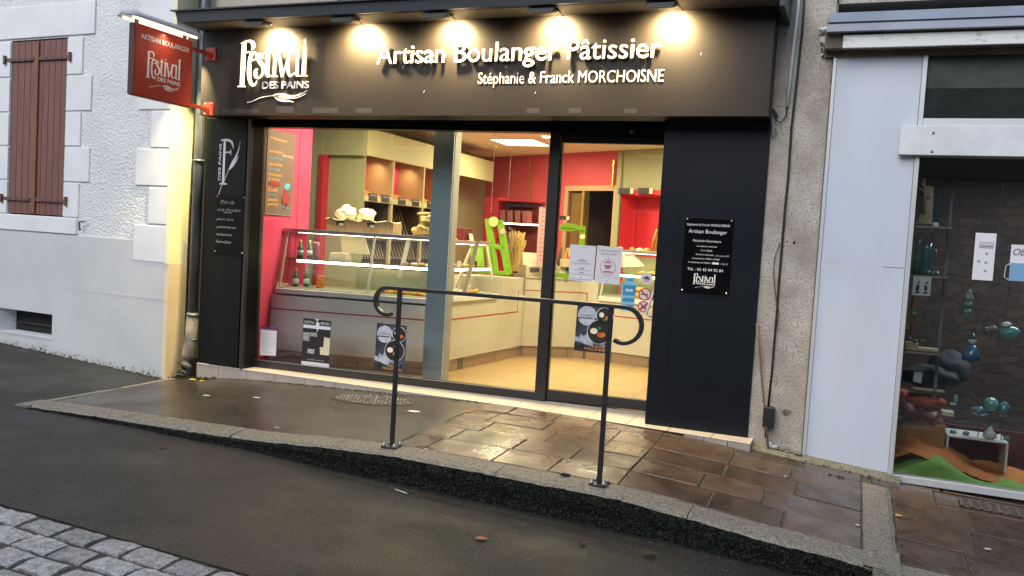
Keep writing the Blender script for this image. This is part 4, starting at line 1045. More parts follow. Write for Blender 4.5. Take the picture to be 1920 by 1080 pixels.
# wooden branch ornament on lowest shelf
mb = MB(); p = at(1708, 655); mb.box(.345, at(1758, 655).x, .15, .27, zsh[2] + .001, zsh[2] + .022); mb.box(.345, at(1722, 640).x, .17, .25, zsh[2] + .022, zsh[2] + .05)
item('wood_block', mb, ROCKW, 'rough wooden blocks stacked on the lowest glass shelf', 'wood block', (p.x, .2, zsh[2]), bevel=.004)
mb = MB(); mb.tube([tuple(at(1708, 628)), tuple(at(1709, 590)), tuple(at(1712, 560)), tuple(at(1711, 555))], .011, 7, rs=[.011, .009, .013, .006]); mb.tube([tuple(at(1711, 612)), tuple(at(1723, 603))], .004, 5)
item('branch', mb, mat('orange_wood', (.36, .14, .03), rough=.6), 'short orange brown branch standing on the wooden blocks', 'branch', tuple(at(1708, 630)))
mb = MB(); c = at(1714, 588, .20); mb.lathe([(.001, -.002), (.015, -.002), (.015, .002), (.001, .002)], (0, 0, 0), 12)
for i in range(len(mb.v)): q = mb.v[i]; mb.v[i] = Vector((c.x + q.x, .20 + q.z, c.z + q.y))
item('green_disc', mb, mat('lime_disc', (.22, .45, .12), rough=.4), 'round pale green disc hanging on the orange branch', 'ornament', tuple(c))
r_ = random.Random(8)
for px, py in ((1700, 618), (1706, 636), (1716, 640), (1730, 640)):
    mb = MB(); p = at(px, py, .18); mb.blob(tuple(p), (.015, .012, .011), amp=.5, seed=px)
    item('shell_ornament', mb, mat('shellmix', (.30, .24, .22), (.04, .04, .05), scale=50, rough=.4), 'small mottled shell ornament on the wooden blocks', 'ornament', tuple(p), group='shell ornaments on the wooden blocks')
# cushions and sacks
CUSH = mat('coral_cloth', (.34, .07, .04), (.42, .10, .06), scale=10, rough=.8, bump=.4, bscale=120)
CUSHD = mat('maroon_leather', (.12, .025, .02), (.17, .04, .03), scale=8, rough=.4, bump=.2, bscale=40)
CUSHG = mat('charcoal_cloth', (.035, .045, .055), (.06, .07, .08), scale=10, rough=.8, bump=.3, bscale=90)
def cush(name, px, py, y, r, m, label, seed):
    p = at(px, py, y); mb = MB(); mb.blob(tuple(p), r, amp=.35, freq=1.6, n=18, m=12, seed=seed)
    return item(name, mb, m, label, 'cushion', tuple(p))
cush('bag', 1745, 705, .62, (.17, .12, .085), CUSHG, 'dark grey cloth bag lying on top of the pile', 1)
cush('bag', 1775, 690, .70, (.14, .10, .12), CUSHG, 'black crumpled bag behind the grey one', 2)
cush('cushion', 1733, 752, .42, (.115, .10, .050), CUSH, 'coral red cushion folded in the middle of the pile', 3)
cush('cushion', 1700, 768, .36, (.075, .08, .058), CUSHD, 'maroon cushion at the left edge of the pile', 4)
cush('cushion', 1742, 779, .34, (.075, .07, .038), CUSHD, 'flat maroon cushion under the coral one', 5)
cush('cushion', 1690, 745, .42, (.05, .07, .07), CUSH, 'small coral cushion squeezed against the window frame', 6)
mb = MB(); p = at(1735, 733, .42)
for i in range(5): mb.box(p.x - .10 + i * .006, p.x + .10 + i * .004, .36, .50, p.z - .016 + i * .006, p.z - .012 + i * .006)
item('place_mats', mb, mat('matting', (.14, .12, .07), (.22, .19, .11), scale=40, rough=.9), 'thin stack of woven mats between the bags and the coral cushion', 'place mats', tuple(p))
mb = MB(); p = at(1720, 707, .30); mb.poly([tuple(at(1714, 697, .30)), tuple(at(1712, 715, .30)), tuple(at(1727, 719, .30)), tuple(at(1730, 699, .30))], (0, .003, 0))
item('price_card', mb, M['paper'], 'white price card hanging before the dark grey bag', 'card', tuple(p))
mb = MB(); p = at(1775, 773, .45); mb.box(p.x - .035, p.x + .04, .40, .50, p.z - .018, p.z + .012)
item('white_box', mb, M['paper_cream'], 'cream box beside the cushions', 'box', tuple(p), bevel=.002)
mb = MB(); mb.hexa([(.345, .36, -.15), (at(1765, 850, .5).x, .36, -.15), (at(1765, 850, .5).x, .8, -.15), (.345, .8, -.15)], [(.345, .30, at(1700, 790, .36).z - .03), (at(1770, 790, .5).x, .36, at(1770, 790, .5).z), (at(1770, 790, .5).x, .8, at(1770, 790, .5).z), (.345, .8, at(1700, 790, .36).z - .02)])
item('draped_box', mb, mat('ochre_cloth', (.34, .17, .05), (.40, .21, .07), scale=6, rough=.85, bump=.3), 'box draped in ochre cloth carrying the cushions', 'draped box', (.45, .5, -.15), bevel=.01)
# cloths
def drape(name, x0, x1, y0, y1, hf, m, label, org):
    mb = MB(); mb.smooth = True; nx, ny = 90, 22
    V = [(x0 + (x1 - x0) * i / nx, y0 + (y1 - y0) * j / ny, hf(i / nx, j / ny)) for j in range(ny + 1) for i in range(nx + 1)]
    mb.add(V, [(j * (nx + 1) + i, j * (nx + 1) + i + 1, (j + 1) * (nx + 1) + i + 1, (j + 1) * (nx + 1) + i) for j in range(ny) for i in range(nx)])
    return tag(mb.build(name, m, org=org), label, 'cloth')
fold = lambda u, v, s: .020 * noise.noise((u * 9 + s, v * 3, s)) + .008 * math.sin(u * 26 + 5 * v + s) + .016 * abs(noise.noise((u * 24 + v * 5, v * 4, s)))
drape('green_cloth', .335, 1.9, .035, .42, lambda u, v: -.145 + .03 + (.105 * math.exp(-((u - .15) / .10) ** 2) + .012) * min(1, v * 4 + .05) * .9 + fold(u, v, 1) - .05 * (1 - min(1, v * 5)), mat('green_muslin', (.17, .36, .06), (.24, .46, .11), scale=5, rough=.8, bump=.2), 'lime green muslin cloth along the bottom of the display window', (.8, .2, -.14))
def oh(u, v):
    top = lerp([(0, .20), (.05, .26), (.10, .24), (.17, .20), (.25, .12), (.32, .06), (.5, .03), (1, .03)], u)
    return -.145 + top * (.5 + .5 * min(1, v * 1.5)) + .02 + fold(u, v, 4) * 1.2
drape('orange_cloth', .340, 1.9, .15, .62, oh, mat('orange_muslin', (.48, .14, .03), (.62, .24, .06), scale=5, rough=.8, bump=.2), 'orange muslin cloth heaped behind the green one', (.8, .4, -.1))
# white bridge table
TY = .42
t = thing('white_table', 'small white bridge shaped display table', 'display table', (at(1835, 900, TY).x, TY, -.1))
tl, tr_ = at(1776, 812, TY), at(1890, 832, TY)
tz = (tl.z + tr_.z) / 2 + .0
MB().box(tl.x, tr_.x, TY - .02, TY + .26, tz - .012, tz + .002).build('table_top', M['white_trim'], t, bevel=.006)
for x in (tl.x + .005, tr_.x - .005): MB().box(x - .007, x + .007, TY - .02, TY + .26, -.15, tz - .012).build('leg', M['white_trim'], t, bevel=.003)
mb = MB(); mb.box(tl.x - .02, tr_.x + .25, TY + .30, TY + .34, -.15, tz + .02); item('maroon_screen', mb, mat('maroon_board', (.12, .02, .02), rough=.6), 'dark maroon board behind the white table', 'board', (tl.x, TY + .3, -.15))
def onstick(px, py, r, m, label, name, seed, amp=.15, st=True):
    p = at(px, py, TY + .04); o = thing(name, label, 'ceramic ornament', (p.x, TY + .04, tz))
    MB().blob(tuple(p), r, amp=amp, n=16, m=10, seed=seed).build('body', m, o)
    if st: MB().tube([(p.x, TY + .04, tz + .002), (p.x, TY + .04, p.z - r[2] * .7)], .003, 6).build('stick', M['black_metal'], o)
TURQ = mat('turquoise_glaze', (.14, .38, .38), (.22, .46, .44), scale=12, rough=.15, coat=.6)
BLUG = mat('blue_bird_glaze', (.06, .17, .24), (.12, .26, .32), scale=16, rough=.18, coat=.5)
onstick(1858, 758, (.046, .046, .048), TURQ, 'pale turquoise ceramic fruit standing highest on the white table', 'ceramic_fruit', 2, .05)
onstick(1838, 770, (.058, .042, .030), BLUG, 'blue ceramic bird left of the turquoise fruit', 'ceramic_bird', 3, .3)
onstick(1882, 768, (.037, .035, .048), BLUG, 'blue crested ceramic bird right of the turquoise fruit', 'ceramic_bird', 5, .35)
p = at(1857, 800, TY + .0); o = thing('spotted_pot', 'small white pot with dark spots on the white table', 'pot', (p.x, TY + .0, tz))
MB().lathe([(.022, 0), (.041, .022), (.039, .044), (.019, .062), (.013, .078), (.005, .09)], (p.x, TY, tz + .002), 18).build('body', M['white_trim'], o)
mb = MB()
for i in range(14):
    a = R(-170 + (i % 7) * 26 + (i // 7) * 12); z = .020 + (i // 7) * .020; mb.blob((p.x + .0405 * math.cos(a), TY + .0405 * math.sin(a), tz + .002 + z), .0042, n=6, m=4)
mb.build('spot_dot', CUSHD, o)
for k, (px, py) in enumerate(((1787, 812), (1812, 806), (1888, 812))):
    p = at(px, py, TY + .06); mb = MB(); mb.blob((p.x, TY + .06, tz + .014), (.022, .02, .014), amp=.5, seed=k + 9)
    item('glazed_shard', mb, POTG, ['grey green glazed lump at the left end of the white table', 'grey green glazed lump second from the left on the white table', 'dark glazed lump at the right end of the white table'][k], 'ornament', tuple(p))
p = at(1792, 747, .50); o = thing('ceramic_egret', 'little blue white ceramic bird with a price label beside the cushions', 'ceramic ornament', tuple(p))
MB().blob(tuple(p), (.014, .014, .026), amp=.3, seed=4).build('body', TURQ, o); q = at(1788, 757, .47); MB().box(q.x - .022, q.x + .014, .47, .473, q.z - .008, q.z + .006).build('price_label', M['paper'], o)
# hanging ornaments
HY = .16
MINT = mat('mint_glaze', (.16, .34, .26), (.25, .46, .36), scale=45, rough=.3)
p = at(1815, 570, HY); s = .45
h = thing('hanging_totem', 'mint green ceramic totem of four beads hanging in the window', 'ornament', tuple(p))
zz = lambda py: at(1815, py, HY).z
MB().tube([(p.x, HY, zz(545)), (p.x, HY, 1.92)], .0012, 4).build('thread', M['cable'], h)
MB().lathe([(.005, zz(542)), (.016, zz(548)), (.028, zz(557)), (.030, zz(561)), (.020, zz(564))][::-1], (p.x, HY, 0), 14).build('bead', mat('egg_speckle', (.42, .48, .46), (.12, .2, .22), scale=70, rough=.3), h)
MB().lathe([(.014, zz(578)), (.026, zz(574)), (.026, zz(567)), (.017, zz(564.5))], (p.x, HY, 0), 14).build('bead', MINT, h)
MB().lathe([(.020, zz(588)), (.032, zz(586)), (.017, zz(580)), (.008, zz(578.5))], (p.x, HY, 0), 14).build('bead', MINT, h)
MB().lathe([(.016, zz(600)), (.023, zz(590)), (.024, zz(588.5))], (p.x, HY, 0), 14).build('bead', MINT, h)
p = at(1822, 650, HY); h = thing('hanging_doll', 'blue ceramic bell doll with white face hanging below the totem', 'ornament', tuple(p))
MB().tube([(p.x, HY, zz(627)), (p.x, HY, zz(600))], .0012, 4).build('thread', M['cable'], h)
MB().lathe([(.052, zz(675)), (.050, zz(665)), (.036, zz(652)), (.014, zz(645))], (p.x, HY, 0), 18).build('gown', mat('blue_bell', (.05, .16, .33), (.12, .28, .46), scale=14, rough=.15, coat=.6), h)
MB().blob((p.x, HY, zz(638)), .026, amp=.0).build('head', M['white_trim'], h)
MB().lathe([(.024, zz(635)), (.019, zz(629)), (.004, zz(624))], (p.x, HY, 0), 14).build('cap', BLUG, h)
p = at(1893, 624, .30); h = thing('ceramic_fish', 'large turquoise ceramic bird shape with white flower hanging at the right', 'ornament', tuple(p))
MB().blob(tuple(p), (.064, .045, .044), amp=.12, n=18, m=12, seed=2).build('body', TURQ, h)
q = at(1886, 609, .28); MB().blob(tuple(q), (.030, .022, .018), amp=.7, freq=4).build('flower', M['white_trim'], h); MB().tube([tuple(q), (q.x, .30, 1.92)], .001, 4).build('thread', M['cable'], h)
p = at(1856, 618, .36); mb = MB()
for dx in (-.02, .0, .022): mb.blob((p.x + dx, .36, p.z + dx * .3), (.022, .018, .022), amp=.4, seed=dx * 50 + 3)
mb.tube([(p.x, .36, p.z + .01), (p.x, .36, 1.92)], .001, 4)
item('dark_flowers', mb, mat('smoky_glaze', (.14, .12, .13), (.30, .28, .28), scale=40, rough=.4), 'bunch of smoky glazed flowers hanging left of the turquoise bird', 'ornament', tuple(p))
# sheets on the glass
def sheet_on(px0, py0, px1, py1, y, name, label, m=None, parent_y=None):
    a, b = W(px0, py1, y), W(px1, py0, y)
    o = thing(name, label, 'notice', ((a.x + b.x) / 2, y, a.z))
    MB().box(a.x, b.x, y, y + .0015, a.z, b.z).build('sheet', m or M['paper'], o)
    return o, plane((a.x, y, a.z), (1, 0, 0), (0, 0, 1)), b.x - a.x, b.z - a.z
o, P, w, h = sheet_on(1822, 438, 1869, 524, .016, 'notice_sheet', 'white health notice with small icons taped inside the gift shop window')
mb = MB(P)
r_ = random.Random(3)
for i in range(3): mb.box(w * .2, w * .92, h * (.80 - i * .035), h * (.80 - i * .035) + .003, .0005, .001)
for i in range(2): mb.box(w * .22, w * .9, h * (.71 - i * .03), h * (.71 - i * .03) + .005, .0005, .001)
mb.build('printed_line', M['ink_grey'], o)
mb = MB(P)
for cx_, cy_ in ((.6, .57), (.25, .40), (.6, .38), (.6, .2)):
    ribbon(mb, P, [(w * cx_ + .012 * math.cos(a), -h * cy_ + .012 * math.sin(a), .004) for a in [k * .785 for k in range(8)]], lift=.0006, ext=.0005) if 0 else mb.lathe([(.004, .0006), (.009, .0006), (.009, .0011), (.004, .0011)], (w * cx_, h * cy_, 0), 10)
mb.build('icon', mat('ink_blue', (.30, .33, .45), rough=.7), o)
o, P, w, h = sheet_on(1893, 463, 1990, 498, .016, 'handwritten_card', 'white card with handwritten word Obligatoire at the right edge of the photo')
text('Obligatoire', P, w * .05, h * .50, w * .88, h * .34, M['ink'], o, 'handwriting', ext=.0005, shear=.3)
a, b = W(1891, 526, .014), W(1990, 498, .014)
mk = thing('face_mask', 'pale blue surgical mask with white ear loop under the handwritten card', 'face mask', (a.x, .014, a.z))
mb = MB(); n = 6
for i in range(n):
    z0 = a.z + (b.z - a.z) * i / n; mb.hexa([(a.x, .010, z0), (b.x, .010, z0), (b.x, .014, z0), (a.x, .014, z0)], [(a.x, .007, z0 + (b.z - a.z) / n), (b.x, .007, z0 + (b.z - a.z) / n), (b.x, .014, z0 + (b.z - a.z) / n), (a.x, .014, z0 + (b.z - a.z) / n)])
mb.build('cloth', mat('mask_blue', (.22, .42, .62), rough=.8), mk)
MB().tube([(a.x + .002, .008, b.z - .003), (a.x - .022, .010, b.z - .02), (a.x - .026, .010, a.z + .02), (a.x + .002, .008, a.z + .003)], .002, 5).build('ear_loop', M['paper'], mk)
# drain grating in the right footpath
mb = MB(); a = WZ(1850, 945, -.19)
gx0, gx1, gy0, gy1 = .70, 1.42, -.29, -.125
gz = lambda x, y: zwalk2(x, y) + .018
dg = thing('drain_grate', 'rusty cast iron drain grating in the paving before the gift shop', 'drain grate', ((gx0 + gx1) / 2, (gy0 + gy1) / 2, gz(.9, -.2)))
MB().hexa([(gx0, gy0, gz(gx0, gy0) - .02), (gx1, gy0, gz(gx1, gy0) - .02), (gx1, gy1, gz(gx1, gy1) - .02), (gx0, gy1, gz(gx0, gy1) - .02)], [(gx0, gy0, gz(gx0, gy0) - .009), (gx1, gy0, gz(gx1, gy0) - .009), (gx1, gy1, gz(gx1, gy1) - .009), (gx0, gy1, gz(gx0, gy1) - .009)]).build('void', M['dark'], dg)
mb = MB(); IR = mat('cast_iron', (.09, .07, .055), (.15, .12, .09), scale=30, rough=.5, bump=.4)
nx, ny = 14, 4
for i in range(nx + 1):
    x = gx0 + (gx1 - gx0 - .016) * i / nx; mb.hexa([(x, gy0, gz(x, gy0) - .008), (x + .016, gy0, gz(x, gy0) - .008), (x + .016, gy1, gz(x, gy1) - .008), (x, gy1, gz(x, gy1) - .008)], [(x, gy0, gz(x, gy0)), (x + .016, gy0, gz(x + .016, gy0)), (x + .016, gy1, gz(x + .016, gy1)), (x, gy1, gz(x, gy1))])
for j in range(ny + 1):
    y = gy0 + (gy1 - gy0 - .011) * j / ny; mb.hexa([(gx0, y, gz(gx0, y) - .007), (gx1, y, gz(gx1, y) - .007), (gx1, y + .011, gz(gx1, y) - .007), (gx0, y + .011, gz(gx0, y) - .007)], [(gx0, y, gz(gx0, y) + .0008), (gx1, y, gz(gx1, y) + .0008), (gx1, y + .011, gz(gx1, y) + .0008), (gx0, y + .011, gz(gx0, y) + .0008)])
mb.build('grating', IR, dg)

# oval cover in the asphalt walk
c = WZ(698, 757, -.07); cv = thing('utility_cover', 'worn oval studded iron cover set in the pavement before the shop window', 'manhole cover', (c.x, c.y, zwalk(c.x, c.y)))
mb = MB(); n = 28; rx, ry = .36, .155
ring = lambda f, dz: [(c.x + rx * f * math.cos(6.2832 * i / n), c.y + ry * f * math.sin(6.2832 * i / n), zwalk(c.x + rx * f * math.cos(6.2832 * i / n), c.y + ry * f * math.sin(6.2832 * i / n)) + dz) for i in range(n)]
V = ring(1.0, .003) + ring(.97, .008); mb.add(V, [(i, (i + 1) % n, (i + 1) % n + n, i + n) for i in range(n)] + [tuple(range(n, 2 * n))])
mb.build('plate', mat('iron_cover', (.035, .031, .028), (.075, .066, .058), scale=25, rough=.5, bump=.6, bscale=80), cv)
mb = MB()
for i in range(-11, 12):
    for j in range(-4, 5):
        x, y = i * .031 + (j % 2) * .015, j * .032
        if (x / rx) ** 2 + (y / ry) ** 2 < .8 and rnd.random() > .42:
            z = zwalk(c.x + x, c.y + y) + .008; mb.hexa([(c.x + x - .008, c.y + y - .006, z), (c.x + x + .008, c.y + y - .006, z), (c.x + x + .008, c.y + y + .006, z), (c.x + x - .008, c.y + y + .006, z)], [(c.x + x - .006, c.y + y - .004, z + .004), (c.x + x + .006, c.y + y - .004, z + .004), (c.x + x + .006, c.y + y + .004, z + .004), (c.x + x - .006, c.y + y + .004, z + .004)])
mb.build('stud', mat('stud_glint', (.24, .22, .20), rough=.3), cv)  # raised studs, paled so their colour carries the bright glints

# leaves and litter
def groundz(px, py, kind):
    z = -.15
    for _ in range(4):
        p = WZ(px, py, z); z = {'r': lambda: zroad(p.x) + .005, 'w': lambda: zwalk(p.x, p.y) + .003, 'w2': lambda: zwalk2(p.x, p.y) + .010}[kind]()
    return WZ(px, py, z)
def leaf(px, py, kind, s, m, label, name='fallen_leaf', rot=0.0, cat='leaf', curl=.3, group=None):
    p = groundz(px, py, kind); mb = MB(); n = 9; L_ = []; R_ = []
    Mx = Matrix.Translation(p) @ Matrix.Rotation(rot, 4, 'Z'); mb.M = Mx; mb.smooth = False
    for i in range(n):
        t = i / (n - 1); w_ = s * .33 * math.sin(math.pi * min(1, t * 1.02) ** .8) * (1 + .25 * math.sin(t * 17 + px)) + .0006
        L_.append((t * s - s / 2, w_, .003 + curl * s * .25 * (t - .5) ** 2 + w_ * curl)); R_.append((t * s - s / 2, -w_, .003 + curl * s * .25 * (t - .5) ** 2 + w_ * curl * .6))
    V = []
    for a, b in zip(L_, R_): V += [a, ((a[0] + b[0]) / 2, 0, min(a[2], b[2]) - abs(a[1]) * curl * .6 + .001), b]
    mb.add(V, [(3 * i + k, 3 * i + 3 + k, 3 * i + 4 + k, 3 * i + 1 + k) for i in range(n - 1) for k in (0, 1)])
    mb.M = Matrix()
    return tag(mb.build(name, m, org=tuple(p)), label, cat, group)
leaf(903, 1011, 'r', .062, M['leaf_orange'], 'orange brown leaf lying in the middle of the wet road', rot=.4)
leaf(877, 772, 'w', .060, M['leaf_orange'], 'orange leaf at the edge between asphalt and stone slabs', rot=.2)
leaf(361, 757 - 44, 'w', .075, M['leaf_yellow'], 'larger yellow leaf by the foot of the downpipe', rot=.3)
leaf(379, 715, 'w', .050, M['leaf_yellow'], 'smaller yellow leaf right of the downpipe foot', rot=1.4)
leaf(1218, 1042, 'r', .075, M['leaf_brown'], 'dark brown crumpled leaf on the road near the kerb', rot=.9, curl=.9)
leaf(1092, 1019, 'r', .050, M['leaf_brown'], 'small blackish leaf on the road below the right post', rot=2.0, curl=.9)
leaf(1686, 968, 'w2', .050, M['leaf_yellow'], 'yellow orange leaf on the footpath beside the granite kerb end', rot=.5)
leaf(306, 847 - 8, 'r', .05, M['leaf_brown'], 'faint brown leaf lying on the left part of the road', rot=.5)
def scrap(px, py, kind, w_, d_, label, rot=0.0, m=None, pts=None):
    p = groundz(px, py, kind); mb = MB(Matrix.Translation(p) @ Matrix.Rotation(rot, 4, 'Z'))
    mb.poly([(x * w_, y * d_, .004) for x, y in (pts or [(-.5, -.5), (.5, -.5), (.5, .5), (-.5, .5)])], (0, 0, -.003)); mb.M = Matrix()
    return tag(mb.build('litter_scrap', m or M['litter'], org=tuple(p)), label, 'litter')
scrap(776, 772, 'w', .085, .055, 'white paper scrap with a pointed end on the asphalt walk', rot=.1, pts=[(-.5, -.4), (.3, -.5), (.55, .1), (.3, .5), (-.45, .4)])
scrap(387, 742, 'w', .05, .03, 'white paper scrap on the walk before the left pier', rot=.3)
scrap(481, 746, 'w', .05, .022, 'long white scrap on the walk right of another one', rot=.1)
scrap(519, 804 - 2, 'w', .03, .014, 'tiny white scrap at the inner edge of the kerb', rot=.4)
scrap(752, 922, 'r', .10, .008, 'thin white stick on the road below the kerb', rot=-.35)
scrap(1470, 0 + 893, 'w', .03, .012, 'curved white scrap on the slabs before the plaster pier', rot=-.3)
scrap(1608, 985, 'w', .022, .012, 'white crumb on the slab beside the granite wedge', rot=-.6)
scrap(1852, 1030, 'w2', .03, .016, 'white scrap on the right footpath below the drain', rot=.1)
p = groundz(1060, 893, 'w'); mb = MB(); r_ = random.Random(5)
for k in range(7): mb.blob((p.x + r_.uniform(-.018, .018), p.y + r_.uniform(-.015, .015), p.z + .006), r_.uniform(.006, .012), amp=.7, n=7, m=5, seed=k)
tag(mb.build('moss_clump', mat('dark_clump', (.02, .02, .012), rough=.9), org=tuple(p)), 'dark clump of moss on the kerb between the two rail posts', 'moss')
mb = MB(); r_ = random.Random(21)
for _ in range(330):                         # crumbs and grit along the gutter and on the road
    if r_.random() < .6: x = r_.uniform(-5.2, .2); y = KY - .05 - abs(r_.gauss(0, .16))
    else: x, y = r_.uniform(-7, .5), r_.uniform(-2.9, -1.7)
    s = r_.uniform(.0015, .0055); z = zroad(x) + .004; a = r_.uniform(0, 3)
    dx, dy = math.cos(a) * s, math.sin(a) * s
    mb.add([(x - dx, y - dy, z), (x + dy * .5, y - dx * .5, z), (x + dx, y + dy, z), (x - dy * .5, y + dx * .5, z), (x, y, z + s * .7)], [(0, 1, 4), (1, 2, 4), (2, 3, 4), (3, 0, 4)])
for _ in range(120):
    x, y = r_.uniform(-5.3, .2), r_.uniform(-1.35, -.06); s = r_.uniform(.002, .006); z = zwalk(x, y) + .006; a = r_.uniform(0, 3)
    dx, dy = math.cos(a) * s, math.sin(a) * s
    mb.add([(x - dx, y - dy, z), (x + dy * .5, y - dx * .5, z), (x + dx, y + dy, z), (x - dy * .5, y + dx * .5, z), (x, y, z + s * .7)], [(0, 1, 4), (1, 2, 4), (2, 3, 4), (3, 0, 4)])
tag(mb.build('grit', M['grit'], org=(-2.5, -1.8, -.2)), 'pale crumbs of grit scattered along the gutter and walk', 'grit', kind='stuff')
# ------------------------------------------------------------------ bakery interior: shell
IX0, IX1 = -5.75, -1.02
CZ = 2.5
MB().add([(-5.0, .2, 0.0), (-1.3, .42, 0), (-1.02, .44, 0), (-1.02, 6.4, 0), (IX0, 6.4, 0), (IX0, .2, 0)], [(0, 1, 2, 3, 4, 5)]).build('interior_floor', M['floor'], bak)
MB().box(IX0, IX1, .30, 6.4, CZ, CZ + .05).build('interior_ceiling', M['ceiling'], bak)
MB().box(-1.045, -1.0, .44, 6.4, 0, CZ).build('interior_wall', M['olive'], bak)
MB().box(-5.02, -4.95, .20, 1.02, 0, CZ).build('interior_wall', M['pink'], bak)
MB().box(-4.9498, -4.9475, .822, .830, 0, CZ).build('wall_joint', M['pink_dark'], bak)
MB().box(IX0 - .03, -5.02, .20, .26, 0, CZ).build('interior_wall', M['olive'], bak)
mb = MB(); mb.box(-5.75, -5.40, 1.85, 1.92, 0, 2.34); mb.build('interior_wall', M['olive'], bak)
MB().box(-5.42, -5.36, 1.82, 1.93, 0, 2.045).build('niche_frame', M['pink_dark'], bak)
MB().box(-5.75, -4.90, 1.86, 1.93, 2.047, CZ).build('pelmet', M['olive'], bak)
MB().box(-4.93, -4.888, 1.935, 5.33, 2.06, 2.345).build('pelmet', M['olive_light'], bak)
MB().box(-5.40, -4.932, 1.945, 5.32, 2.10, 2.13).build('bay_top', M['olive'], bak)
MB().box(-5.80, -5.40, 1.92, 6.3, 0, CZ).build('interior_wall', M['olive'], bak)
MB().box(-5.42, -4.905, 1.931, 1.941, 0, 2.10).build('niche_back', M['olive'], bak)
# far back wall (pink) set at an angle, with doorway, olive panel and niche
A_, B_ = Vector((-4.74, 5.9, 0)), Vector((-2.30, 4.652, 0)); bd = (B_ - A_).normalized(); bang = math.degrees(math.atan2(bd.y, bd.x))
K = frame(A_, bang)
def KX(px, py):           # distance along the back wall
    d = ray(px, py); nrm = Vector((-bd.y, bd.x, 0)); t = ((A_ - CAM).dot(nrm)) / d.dot(nrm); p = CAM + d * t; return (p - A_).dot(bd), p.z
x_dl = KX(1065, 400)[0]; x_dr = KX(1150, 400)[0]; z_dt = KX(1100, 358)[1]; x_ol = KX(1157, 400)[0]; x_nr = KX(1163, 420)[0]
mb = MB(K)
mb.box(-1.3, x_dl, 0, .06, 0, CZ); mb.box(x_dl, x_dr, 0, .06, z_dt, CZ); mb.box(x_dr, x_ol, 0, .06, 0, CZ)
mb.build('back_wall', M['pink_back'], bak)
ztn = KX(1200, 357)[1]
mb = MB(K); mb.box(x_ol, 4.6, 0, .06, ztn, CZ); mb.build('back_wall', M['olive'], bak)
mb = MB(K); mb.box(x_ol - .02, x_ol + .05, -.03, .02, 0, CZ); mb.build('wall_pilaster', M['olive'], bak)
mb = MB(K); mb.box(x_ol, 4.6, .35, .40, 0, ztn + .05); mb.box(x_ol, 4.6, -.01, .35, ztn - .06, ztn); mb.box(x_ol - .01, x_ol + .05, -.005, .35, 0, ztn - .05); mb.build('niche', mat('red_niche', (.62, .03, .05), rough=.6), bak)
fw = .07
mb = MB(K); mb.box(x_dl - fw, x_dl, -.02, .08, 0, z_dt + fw); mb.box(x_dr, x_dr + fw * .6, -.02, .08, 0, z_dt + fw); mb.box(x_dl, x_dr, -.02, .08, z_dt, z_dt + fw); mb.build('door_frame', M['beige'], bak)
mb = MB(K); mb.box(x_dl - .3, x_dr + .6, 1.2, 1.25, 0, CZ); mb.box(x_dr + .05, x_dr + .1, .08, 1.2, 0, CZ); mb.box(x_dl - .3, x_dl - .25, .08, 1.2, 0, CZ); mb.box(x_dl - .3, x_dr + .1, .08, 1.2, 2.3, 2.34); mb.build('corridor', M['corridor'], bak)
xj = KX(1097, 400)[0]
mb = MB(K); mb.box(x_dl + .02, xj - .02, .04, .09, 0, z_dt - .02); mb.build('inner_door', M['door_brown'], bak)
mb = MB(K); mb.box(xj - .022, xj + .022, -.06, .05, 0, z_dt); mb.build('door_edge', M['gold'], bak)
xa, za_ = KX(1122, 388); xb, zb_ = KX(1142, 388)
mb = MB(K); mb.box(xa, xb + .05, 1.10, 1.19, 0, za_)
mb.build('dark_cabinet', M['hall_dark'], bak)
# gold wall lamp strips
for px, y0_, y1_ in ((998, 300, 480), (1155, 300, 352)):
    xk, z1_ = KX(px, y0_); _, z0_ = KX(px, y1_)
    mb = MB(K); mb.box(xk - .012, xk + .012, -.045, -.02, z0_, z1_); mb.build('brass_strip', M['gold'], bak)
# column beside the glass
MB().box(-3.400, -3.212, .575, .60, 0, CZ).build('column', M['column'], bak)  # front face: cool daylight is put into its blue colour
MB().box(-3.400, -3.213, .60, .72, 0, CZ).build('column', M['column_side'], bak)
# ceiling lights
def ceil_panel(x, y, e, label):
    t = thing('ceiling_light', label, 'ceiling light', (x, y, CZ), 0, 'square ceiling lights in the bakery')
    MB().box(x - .31, x + .31, y - .31, y + .31, CZ - .012, CZ - .001).build('frame', M['white_trim'], t)
    MB().box(x - .285, x + .285, y - .285, y + .285, CZ - .016, CZ - .0125).build('diffuser', M['panel_light'], t)
    area('panel_lamp', (x, y, CZ - .03), .56, e * 1.08, (1, .85, .50), t)
ceil_panel(-4.05, 4.20, 46, 'square white ceiling light seen through the middle pane')
ceil_panel(-2.45, 3.45, 42, 'ceiling light above the right hand counter, behind the transom')
ceil_panel(-2.55, 1.45, 50, 'ceiling light near the door, hidden by the black transom')
ceil_panel(-4.15, .86, 48, 'ceiling light over the left display counter, behind the transom')
for px, py, nm in ((1024, 257, 'small round ceiling spot right of the square light'),):
    p = WZ(px, py, CZ - .006); t = MB().lathe([(.04, CZ - .012), (.05, CZ - .001)], (p.x, p.y, 0), 14).build('ceiling_spot', M['panel_light'], org=(p.x, p.y, CZ)); tag(t, nm, 'ceiling spot')
